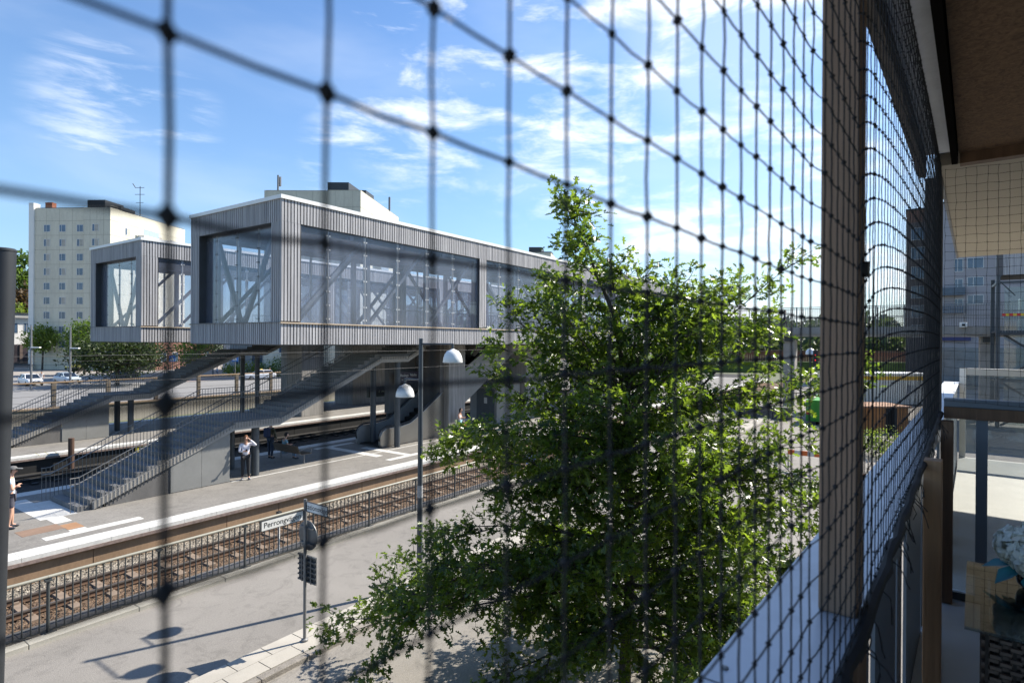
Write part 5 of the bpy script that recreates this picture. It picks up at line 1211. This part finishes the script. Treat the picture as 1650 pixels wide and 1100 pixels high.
block('tower_block', 'tall brown tower block with blue windows just left of the far balcony post', 1459, 1545, 98, 340, 360, M_tw, M_tw2, [(1472, 1490, 369+i*31, 388+i*31) for i in range(6)] + [(1512, 1526, 369+i*31, 388+i*31) for i in range(5)])
gbt, gfr = block('grey_block', 'grey apartment building with recessed balconies seen through the right hand net', 1500, 1760, 86, 330, 420, M_gb, M_gb, [(1539, 1548, 452, 470), (1539, 1548, 483, 498), (1560, 1577, 450, 464), (1560, 1577, 478, 492), (1605, 1635, 420, 436), (1560, 1577, 420, 436), (1539, 1548, 420, 440)])
for y in (462, 490):
    c = D_(1534, y+9, 86); s0 = (Vector((c.x, c.y, 0))-gfr[0]).dot(gfr[1]); b = MB(); fbox(b, gfr, s0-1.4, s0+1.4, c.z-.6, c.z+.5, .05, 1.2); mk('balcony_front', b, mat('balcony_blue', (.06, .09, .13), .25, .2), gbt)
c = D_(1532, 540, 86); s0 = (Vector((c.x, c.y, 0))-gfr[0]).dot(gfr[1]); mk('shop_fascia', fbox(MB(), gfr, s0-1.5, s0+2.2, c.z-.8, c.z+1.1, .02, .6), mat('fascia_blue', (.03, .035, .12), .5, .1), gbt)
c = D_(1555, 580, 86); s0 = (Vector((c.x, c.y, 0))-gfr[0]).dot(gfr[1]); mk('glass_front', fbox(MB(), gfr, s0-3, s0+9, 0, 5.6, .02, .2), mat('glass_front', (.14, .17, .19), .15, .4, .3, spec=.7), gbt)
# containers, shed, barriers
M_green = mat('container_green', (.035, .26, .02), .55, .15, 1.5)
def ribbed(mb, x0, x1, y0, y1, z0, z1, n=12):
    mb.box(x0, x1, y0, y1, z0, z1)
    for i in range(n):
        y = y0+(y1-y0)*(i+.5)/n; mb.box(x0-.05, x0-.001, y-.06, y+.06, z0+.1, z1-.1)
gc = thing('green_container', 'bright green waste container with red tail marker beside the gallery post', 'container', (50, 5.5, 0)); m_ = MB(); ribbed(m_, 49, 54.5, 3.6, 7.0, .25, 1.85, 8); mk('body', m_, M_green, gc, bevel=.03)
mk('body', MB().box(51, 54.3, 3.7, 5.6, 1.86, 2.7), mat('container_green_dark', (.03, .17, .03), .6, .2), gc); mk('marker', MB().box(48.93, 48.949, 6.75, 6.95, .75, 1.05), mat('tail_red', (.4, .01, .015)), gc)
for y in (4.0, 6.5): mk('foot', MB().box(49.2, 54.2, y-.15, y+.15, .0, .249), M_dsteel, gc)
hs = thing('wooden_shed', 'orange brown boarded shed with dark opening below the yellow striped cabin', 'shed', (38, 1.5, 0))
fr = facade_frame(D_(1384, 600, 40), D_(1464, 600, 40)); w = MB(); fbox(w, fr, 0, 1.9, 0, 1.75, -2.5, 0); fbox(w, fr, 2.5, fr[3], 0, 1.75, -2.5, 0); fbox(w, fr, 1.9, 2.5, 0, 1.75, -2.5, -.5)
mb2 = MB()
for i in range(22):
    s = i*fr[3]/22
    if not 1.85 < s < 2.5: fbox(mb2, fr, s+.01, s+fr[3]/22-.01, .02, 1.74, .001, .025)
mk('wall', w, M_black, hs); mk('boards', mb2, mat('orange_boards', (.36, .15, .045), .75, .25, 3, (3, 3, .3)), hs); mk('roof', fbox(MB(), fr, -.15, fr[3]+.15, 1.751, 1.86, -2.7, .2), mat('shed_roof', (.3, .16, .09), .8, .2, 2), hs)
fr = facade_frame(D_(1340, 600, 58), D_(1500, 600, 58)); yc = thing('striped_cabin', 'long white corrugated site cabin with a yellow stripe along the top', 'cabin', tuple(D_(1440, 600, 58).xy)+(0,))
w = MB(); fbox(w, fr, 0, fr[3], .1, 3.05, -3, 0)
for i in range(60): fbox(w, fr, i*fr[3]/60, i*fr[3]/60+.07, .2, 2.45, .001, .03)
mk('wall', w, mat('cabin_white', (.62, .63, .6), .6, .06), yc); mk('stripe', fbox(MB(), fr, 0, fr[3], 2.5, 2.88, .001, .02), mat('stripe_yellow', (.6, .36, .02), .5, .08), yc); mk('roof', fbox(MB(), fr, -.1, fr[3]+.1, 3.051, 3.18, -3.1, .15), M_wtrim, yc)
fwindow(yc, fr, fr[3]*.8, 1.6, 1.0, .9)
cbx = MB()
for j in range(2):
    for i in range(3): cbx.box(50.5+j*.1, 51.3, 8.3+i*1.35, 9.6+i*1.35, j*.5, j*.5+.49)
tag(mk('concrete_blocks', cbx, M_concd, bevel=.03), 'stack of grey concrete barrier blocks at the foot of the bridge pier', 'barrier')
wb = thing('work_barrier', 'low orange and white striped work barrier seen through the oak on the right', 'barrier', (30, 4, 0))
for (x, y0, y1) in ((31, 3.2, 5.2), (27, 1.6, 3.0)):
    for i in range(7): mk('stripe', MB().box(x, x+.05, y0+(y1-y0)*i/7, y0+(y1-y0)*(i+1)/7-.005, .75, .98), mat('barrier_orange', (.55, .12, .02), .6, .1) if i % 2 == 0 else M_white, wb)
    for y in (y0, y1): mk('leg', MB().box(x+.06, x+.1, y-.03, y+.03, 0, 1.0), M_steel, wb)
em = MB(); a = D_(1180, 560, 125); b = D_(1520, 560, 125); fr = facade_frame(a, b)
struct('embankment', fbox(MB(), fr, -30, fr[3]+20, -.3, 2.0, -60, 0), mat('rough_grass', (.08, .12, .03), .95, .4, .3, fine=.3, fscale=8))
bf = thing('slatted_fence', 'red brown board fence along the embankment road behind the footbridge', 'fence', (a.x, a.y, 2)); w = MB()
for i in range(int(fr[3]/.5)): fbox(w, fr, i*.5, i*.5+.42, 2.0, 4.4, -3.2, -3.1)
mk('boards', w, mat('fence_redbrown', (.2, .08, .05), .8, .2, 1), bf); mk('rail', fbox(MB(), fr, 0, fr[3], 4.1, 4.25, -3.09, -3.0), M_fpost, bf)
c = D_(1314, 576, 80); sgn = thing('rail_signal', 'dark railway signal head showing red beyond the bridge pier', 'signal', (c.x, c.y, 0)); mk('pole', MB().cyl(c.x, c.y, 0, c.z-.5, .07, 8), M_greyp, sgn); mk('head', MB().box(c.x-.1, c.x+.1, c.y-.3, c.y+.3, c.z-1.1, c.z+1.0), M_black, sgn, bevel=.05)
for dz in (-.35, .35): 
    m_ = mat('signal_red', (.6, .02, .02)); m_.node_tree.nodes['Principled BSDF'].inputs['Emission Color'].default_value = (1, .03, .03, 1); m_.node_tree.nodes['Principled BSDF'].inputs['Emission Strength'].default_value = .8
    mk('lens', MB().lathe((c.x-.13, c.y, c.z+dz), [(.07, 0), (.07, .03)], 12, 'x'), m_, sgn)
p = G(1306, 700); 
c = D_(1306, 566, 95); l2_ = thing('bell_lamp', 'white bell shaded street lamp far behind the footbridge', 'street lamp', (c.x, c.y, 0)); mk('pole', MB().cyl(c.x, c.y, 0, c.z+.3, .09, 8), M_greyp, l2_); mk('lamp_shade', MB().lathe(c, [(.75, -.5), (.7, 0), (.4, .4), (.05, .55)], 16), M_shade, l2_, smooth=True)
for i, (x, y, hgt) in enumerate(((1290, 640, 7),)):
    p = G(x, y); t = thing('mast', 'thin grey mast right of the bridge pier', 'mast', (p.x, p.y, 0)); mk('pole', MB().tube([(p.x, p.y, 0), (p.x, p.y, hgt)], [.09, .06], 8), M_greyp, t)
# ================================================================== the balcony we stand on
BT = lambda mb: mb.xform(lambda t, n, z: B(t, n, z))
M_alu = mat('cap_sheet', (.52, .55, .6), .45, .08, 1.0, metal=.2, fine=.06, fscale=12, stain=.16)
M_gwood = mat('weathered_post', (.13, .115, .105), .85, .25, 3, (9, 9, .35), bump=.25, bscale=14)
M_bwood = mat('grey_balcony_wood', (.27, .18, .125), .8, .25, 3, (9, 9, .35), bump=.25, bscale=14)
M_twood = mat('lit_brown_wood', (.36, .2, .105), .7, .25, 2.5, (8, 8, .4), bump=.2, bscale=14)  # lighter copy of the balcony brown, the lit look is in its colour
M_rwood = mat('brown_balcony_wood', (.15, .085, .05), .7, .3, 2.5, (8, 8, .4), bump=.2, bscale=14)
M_bluegrey = mat('blue_grey_steel', (.13, .16, .2), .45, .08, 2)
M_board = None
def fibreboard():
    m, nt_, b = _nt('fibre_board'); n = nt_.nodes; l = nt_.links; tcn = n.new('ShaderNodeTexCoord')
    nz = n.new('ShaderNodeTexNoise'); nz.inputs['Scale'].default_value = 24; nz.inputs['Detail'].default_value = 8; nz.inputs['Roughness'].default_value = .75; nz.inputs['Distortion'].default_value = 2.2
    l.new(tcn.outputs['Object'], nz.inputs['Vector']); rp = n.new('ShaderNodeValToRGB'); rp.color_ramp.elements[0].position = .32; rp.color_ramp.elements[1].position = .72
    rp.color_ramp.elements[0].color = (.09, .05, .028, 1); rp.color_ramp.elements[1].color = (.36, .22, .12, 1); l.new(nz.outputs['Fac'], rp.inputs[0]); l.new(rp.outputs[0], b.inputs['Base Color']); b.inputs['Roughness'].default_value = .95
    bp = n.new('ShaderNodeBump'); bp.inputs['Strength'].default_value = .8; bp.inputs['Distance'].default_value = .01; l.new(nz.outputs['Fac'], bp.inputs['Height']); l.new(bp.outputs[0], b.inputs['Normal']); return m
M_board = fibreboard()
M_floor = mat('balcony_floor', (.58, .6, .62), .55, .08, .8, fine=.05, fscale=6)
M_cream2 = mat('neighbour_ceiling', (.5, .44, .35), .85, .05, .6)
o0 = B(2.2, 0, -1.55)
bal = thing('balcony', 'timber framed balcony with metal capped railing, wooden posts and brown fibreboard ceiling, in the foreground', 'balcony', tuple(o0))
def bbox(mb, t0, t1, n0, n1, z0, z1): return mb.box(t0, t1, n0, n1, z0, z1)
FZ, CZ, TE = -1.55, 1.13, 4.42
mk('floor', BT(bbox(MB(), -1.5, TE, -1.8, .222, FZ-.2, FZ)), M_floor, bal)
mk('ceiling', BT(bbox(MB(), -1.5, 2.02, -1.8, .085, CZ, CZ+.05)).add(*[[], []]), M_board, bal)
mk('ceiling', BT(bbox(MB(), 2.026, TE-.05, -1.8, .085, CZ+.001, CZ+.05)), M_board, bal)
mk('roof_slab', BT(bbox(bbox(MB(), -1.5, TE+.1, -3.0, .30, CZ+.06, CZ+.35), TE+.101, 9.6, -3.0, .2, CZ+.06, CZ+.35)), M_concd, bal)
bm_ = MB(); bbox(bm_, -1.5, TE, .09, .12, CZ-.05, CZ+.058); mk('edge_beam', BT(bm_), mat('matt_black', (.012, .011, .01), .95, .2, spec=.0), bal)
bm_ = MB(); bbox(bm_, -1.5, TE+.1, .25, .29, CZ-.08, CZ+.058); mk('outer_beam', BT(bm_), M_gwood, bal)
bm_ = MB(); bbox(bm_, -1.5, TE, .121, .249, CZ+.03, CZ+.058); mk('eaves_board', BT(bm_), M_alu, bal)
bm_ = MB(); bbox(bm_, TE-.049, TE+.03, -1.8, .08, CZ-.06, CZ+.05); mk('cross_beam', BT(bm_), M_rwood, bal)
cp = MB()
for a, b in ((-1.0, .92), (.925, 4.9)): bbox(cp, a, b-.001, .175, .345, -.553, -.537); bbox(cp, a, b-.001, .333, .345, -.6, -.5531); bbox(cp, a, b-.001, .175, .187, -.6, -.5531)
cap_ = mk('railing_cap', BT(cp), M_alu, bal)
for t_ in (.15, .6, .97, 1.75, 2.4, 3.1, 3.8): mk('screw', BT(MB().lathe((t_, .32, -.537), [(.006, 0), (.006, .0025), (.003, .0035)], 10)), M_steel, cap_); mk('screw', BT(MB().lathe((t_, .2, -.537), [(.006, 0), (.006, .0025), (.003, .0035)], 10)), M_steel, cap_)
for (t0, w_, n0, n1) in ((1.30, .085, .178, .245), (4.46, .1, .165, .255)):
    po = mk('post', BT(bbox(MB(), t0, t0+w_, n0, n1, -.536, CZ-.101)), M_bwood if t0 < 2 else M_gwood, bal, bevel=.004)
mk('bolt', BT(MB().tube([(1.335, .178, .145), (1.335, .165, .145)], .016, 10)), M_black, bal)
for (t0, w_, n0, n1, m_) in ((1.28, .09, .168, .215, M_rwood), (2.84, .08, .1, .16, M_twood), (4.33, .085, .1, .16, M_rwood)):
    mk('railing_post', BT(bbox(MB(), t0, t0+w_, n0, n1, FZ+.001, -.56 if t0 < 2 else -.465)), m_, bal, bevel=.004)
for (t0, t1) in ((-.9, -.3), (-.2, .4), (.5, 1.2), (1.3, 1.87), (2.0, 2.56), (2.62, 2.79), (3.0, 3.84), (3.9, 4.3)):
    mk('railing_panel', BT(bbox(MB(), t0, t1, .225, .237, FZ-.15, -.6)), M_bluegrey, bal)
mk('railing_rail', BT(bbox(MB(), -1.2, 4.4, .19, .199, -.68, -.61)), M_bluegrey, bal)
# divider to the next balcony
mk('divider_rail', BT(bbox(MB(), TE, TE+.09, -1.8, .15, -.385, -.335)), M_bluegrey, bal, bevel=.006)
mk('divider_beam', BT(bbox(MB(), TE+.005, TE+.07, -1.8, .15, -.455, -.386)), M_rwood, bal)
for n0 in (-.06, -.9): mk('divider_post', BT(bbox(MB(), TE+.02, TE+.07, n0, n0+.055, FZ+.02, -.456)), M_bluegrey, bal)
M_dglass = glassmat('divider_glass', (.87, .89, .895), .14, (.32, .34, .35), 1.4, .02)
mk('divider_glass', BT(bbox(MB(), TE+.04, TE+.05, -.84, .14, FZ+.05, -.457)), M_dglass, bal)
mk('divider_foot', BT(bbox(MB(), TE+.02, TE+.07, -1.8, .15, FZ+.001, FZ+.045)), M_dsteel, bal)
nb = thing('neighbour_balcony', 'next balcony beyond the divider with pale floor, cream ceiling and glass end rail', 'balcony', tuple(B(7, 0, FZ)))
NE = 10.1
mk('floor', BT(bbox(MB(), TE+.001, NE, -3.0, .17, FZ-.2, FZ-.004)), mat('neighbour_floor', (.55, .53, .48), .7, .1, .6, fine=.06, fscale=6), nb)
cc_ = MB(); bbox(cc_, TE+.11, NE-.6, -3.0, .18, CZ-.02, CZ+.055); mk('ceiling', BT(cc_), M_cream2, nb); mk('ceiling_light', BT(bbox(MB(), 7.2, 7.5, -2.2, -.35, CZ-.06, CZ-.021)), M_white, nb)
mk('edge_strip', BT(bbox(MB(), TE+.11, NE-.6, .181, .2, CZ-.03, CZ+.059)), M_greyp, nb)
mk('railing_cap', BT(bbox(MB(), 4.901, NE+.1, .175, .345, -.553, -.537)), M_alu, nb)
for i in range(9): mk('railing_panel', BT(bbox(MB(), 4.95+i*.58, 4.95+i*.58+.5, .19, .205, FZ-.15, -.556)), M_bluegrey, nb)
mk('end_rail', BT(bbox(MB(), NE, NE+.07, -3, .1, -.43, -.34)), mat('pale_rail', (.5, .49, .46), .5, .05), nb)
mk('end_glass', BT(bbox(MB(), NE+.02, NE+.03, -3, .1, FZ+.08, -.431)), M_dglass, nb); mk('end_post', BT(bbox(MB(), NE-.02, NE+.05, .101, .17, FZ, -.34)), M_wtrim, nb)
# our building's wall behind the balconies (out of frame at the right)
own = thing('apartment_house', 'plain cream rendered house wall along the inner side of the balconies', 'building', tuple(B(5, -3.1, -6.2)))
mk('wall', BT(bbox(MB(), -1.5, 11, -10, -3.01, -6.2, 3.0)), M_cream2, own)
# ---------------------------------------------------------------- nets
M_net = mat('net_cord', (.012, .013, .016), .75, .3, 30)
def tubes(segs, rad, sides=4):
    """segs: (m,2,3) array, one little prism each -> verts, faces (numpy)"""
    a = segs[:, 0]; b = segs[:, 1]; d = b-a; d /= np.linalg.norm(d, axis=1)[:, None]+1e-12
    ref = np.where(np.abs(d[:, 2:3]) < .8, np.array([[0, 0, 1.]]), np.array([[1., 0, 0]])); u = np.cross(d, ref); u /= np.linalg.norm(u, axis=1)[:, None]; v = np.cross(d, u)
    m = len(a); V = np.zeros((m, 2, sides, 3))
    for k in range(sides):
        th = 2*pi*k/sides; o = (u*cos(th)+v*sin(th))*rad; V[:, 0, k] = a-d*rad*.3+o; V[:, 1, k] = b+d*rad*.3+o
    F = []
    base = (np.arange(m)*2*sides)[:, None]
    for k in range(sides):
        k2 = (k+1) % sides; F.append(np.concatenate([base+k, base+k2, base+sides+k2, base+sides+k], 1))
    return V.reshape(-1, 3), np.concatenate(F)
def knots(pts, r):
    oc = np.array([(1, 0, 0), (-1, 0, 0), (0, 1, 0), (0, -1, 0), (0, 0, 1.15), (0, 0, -1.3)]); fc = np.array([(0, 2, 4), (2, 1, 4), (1, 3, 4), (3, 0, 4), (2, 0, 5), (1, 2, 5), (3, 1, 5), (0, 3, 5)])
    n = len(pts); sc = r*rng.uniform(.8, 1.25, (n, 1, 1)); V = pts[:, None, :]+oc[None]*sc; F = (np.arange(n)*6)[:, None, None]+fc[None]
    return V.reshape(-1, 3), F.reshape(-1, 3)
def netmesh(name, nodes, parent, m, rad, kr):
    """nodes (I,J,3) world; strings along both index directions with a slight belly between knots"""
    I, J, _ = nodes.shape; segs = []
    mid = lambda a, b, s: (a+b)/2+rng.normal(0, s, a.shape)
    for A, Bn in ((nodes[:, :-1], nodes[:, 1:]), (nodes[:-1], nodes[1:])):
        A = A.reshape(-1, 3); Bn = Bn.reshape(-1, 3); M = mid(A, Bn, .0005); M[:, 2] -= .0008
        segs += [np.stack([A, M], 1), np.stack([M, Bn], 1)]
    segs = np.concatenate(segs); V1, F1 = tubes(segs, rad); V2, F2 = knots(nodes.reshape(-1, 3), kr)
    base = np.array(LOC[parent.name]); V = np.concatenate([V1, V2])-base
    me = bpy.data.meshes.new(name); me.from_pydata(V.tolist(), [], F1.tolist()+(F2+len(V1)).tolist()); me.materials.append(m)
    me.polygons.foreach_set('use_smooth', [True]*len(me.polygons))
    o = bpy.data.objects.new(name, me); COL.objects.link(o); o.parent = parent; return o
net = thing('safety_net', 'large black knotted cat net stretched along the railing across most of the view', 'net', tuple(B(1, .17, -.5)))
tk = np.array([-.034+.05*k for k in range(90)]); 
zj = np.array([.0334+.0513*(j-11) for j in range(33)])
nodes = np.zeros((len(tk), len(zj), 3))
for i, t in enumerate(tk):
    for j, z in enumerate(zj):
        s = 0
        if t > 1.2: s = .1*(1-math.exp(-(t-1.22)/.24))+.03*(t-1.2)-.012*max(0, t-3.2)
        ztop, zbot = 1.05, -.535+.035*max(0, t-1)
        wz = min(1, max(0, (z-zbot)/.45))*min(1, max(0, (ztop-z)/.3))
        zz = z+s*min(1, max(0, (z-zbot)/.5))*(.6+.4*wz)
        zz = min(max(zz, zbot), ztop+.03)
        nn = .172+.0012*sin(t*2.1+z*3)*wz+.002*sin(t*.9+1.3)*wz+(.0 if t < 1.35 else -.012*sin((t-1.35)*1.0)*wz)
        if .9 < t < 1.45: nn = min(nn, .168)
        nodes[i, j] = np.array(B(t+rng.normal(0, .0004)*min(1, .3+t)+.0004*sin(z*9+t*3), nn+rng.normal(0, .0002), zz+rng.normal(0, .0004)))
netmesh('mesh', nodes, net, M_net, .0011, .0036)
rope = MB(); pts = []
for i in range(64):
    t = -.8+i*.083; pts.append(B(t, .163+.003*sin(i*1.7), -.55+.035*max(0, t-1)+.004*sin(i*2.3)))
rope.tube(pts, [.013+.003*sin(i*2.9) for i in range(64)], 8); R_ = random.Random(9)
for i in range(44):
    t = R_.uniform(.7, 4.2); p0 = Vector((t, .155, -.553+.035*max(0, t-1))); q = [p0]
    d = Vector((R_.gauss(-.1, .5), R_.gauss(-.5, .4), R_.gauss(-.7, .4))).normalized()
    for k in range(4): d = (d+Vector((R_.gauss(0, .3), R_.gauss(0, .3), -.3))).normalized(); q.append(q[-1]+d*R_.uniform(.01, .028))
    mk('loose_end', MB().tube([B(*v) for v in q], .0015, 4), M_net, net)
mk('edge_rope', rope, M_net, net, smooth=True)
net2 = thing('divider_net', 'finer looking net hung across the opening to the next balcony', 'net', tuple(B(TE, -.8, 0)))
ns = np.array([.15-.05*i for i in range(34)]); z2 = np.array([-.35+.05*j for j in range(29)]); nodes = np.zeros((len(ns), len(z2), 3))
for i, n_ in enumerate(ns):
    for j, z in enumerate(z2): nodes[i, j] = np.array(B(TE-.01+rng.normal(0, .003)+.02*sin(n_*4+z*2), n_+rng.normal(0, .0015), z+.008*sin(n_*5)+rng.normal(0, .0015)))
netmesh('mesh', nodes, net2, mat('net_cord_thin', (.012, .011, .01), .75, .3, 30), .0009, .0026)
# ---------------------------------------------------------------- table with flowers
tb_ = thing('wicker_table', 'dark brown wicker table with glass top at the lower right corner', 'table', tuple(B(2.0, -.25, FZ)))
TZ = -.8; t0, t1, n0, n1 = 2.09, 2.68, -.75, .0
mk('glass_top', BT(bbox(MB(), t0-.02, t1+.02, n0-.02, n1+.02, TZ, TZ+.008)), glassmat('table_glass', (.55, .62, .62), .05, (.1, .12, .12), 1.55, .005), tb_)
wk = MB(); ws = MB(); rows = 46
for i in range(rows):
    z = FZ+.03+i*(TZ-.03-FZ)/rows
    for face in (0, 1):
        L0, L1 = ((n0+.03, n1-.03) if face == 0 else (t0+.03, t1-.03)); m_ = int((L1-L0)/.022)
        for k in range(m_):
            c = L0+(k+.5)*.022; off = .008 if (k+i) % 2 else -.003
            if face == 0: ws_ = (t0+.03-off-.004, t0+.03-off+.004, c-.0125, c+.0125)
            else: ws_ = (c-.0125, c+.0125, n1-.03+off-.004, n1-.03+off+.004)
            wk.box(*ws_, z+.001, z+.0105)
for face, L0, L1 in ((0, n0+.03, n1-.03), (1, t0+.03, t1-.03)):
    k = L0
    while k < L1:
        if face == 0: ws.box(t0+.026, t0+.034, k-.004, k+.004, FZ, TZ-.01)
        else: ws.box(k-.004, k+.004, n1-.034, n1-.026, FZ, TZ-.01)
        k += .03
ws.box(t0+.045, t1-.045, n0+.045, n1-.045, FZ+.01, TZ-.02)
mk('woven_side', BT(wk), mat('wicker', (.13, .095, .075), .6, .35, 20), tb_); mk('stakes', BT(ws), mat('wicker_dark', (.03, .022, .018), .7, .3, 8), tb_)
tm = MB(); bbox(tm, t1-.01, t1+.021, n0, n1+.02, TZ-.03, TZ-.001); mk('rim', BT(tm), M_black, tb_)
vs_ = B(2.52, -.165, TZ+.009); vt = thing('flower_vase', 'dark vase of white hydrangeas with teal leaves on the glass table', 'vase', tuple(vs_))
mk('pot', MB().lathe(vs_, [(.04, 0), (.055, .015), (.06, .04), (.05, .06), (.05, .065)], 24), mat('pot_dark', (.015, .016, .018), .15, .2), vt, smooth=True)
R2 = np.random.default_rng(8)
def bloom(c, r, n):
    v = R2.normal(0, 1, (n, 3)); v /= np.linalg.norm(v, axis=1)[:, None]; P = v*r*R2.uniform(.86, 1.03, (n, 1))+np.array(c); Dd = np.cross(v, R2.normal(0, 1, (n, 3))); nr = v+R2.normal(0, .25, (n, 3)); return P, Dd, nr
PP = [bloom(tuple(E1*a+E2*b+Vector((0, 0, z))), r, 420) for a, b, z, r in ((-.02, .05, .13, .06), (.05, -.02, .16, .065), (-.05, -.04, .14, .06), (.06, .06, .12, .05), (-.07, .02, .11, .05))]
fl_ = leaf_mesh('petals', np.concatenate([p[0] for p in PP]), np.concatenate([p[1] for p in PP]), np.concatenate([p[2] for p in PP]), R2.uniform(.022, .036, sum(len(p[0]) for p in PP)), leafmat('petal_white', (.9, .9, .82), (.75, .75, .65), .1, 8, .6, .25), vt, False)
n = 9; an_ = np.linspace(0, 2*pi, n, endpoint=False); Dd = np.stack([np.cos(an_), np.sin(an_), R2.uniform(-.9, .1, n)], 1); P = Dd*np.array([.05, .05, 0])+np.array([0, 0, .07])
leaf_mesh('leaves', P, Dd, np.tile([0, 0, 1.], (n, 1))+R2.normal(0, .3, (n, 3)), R2.uniform(.08, .11, n), mat('teal_leaf', (.03, .2, .22), .5, .3, 10), vt, False)
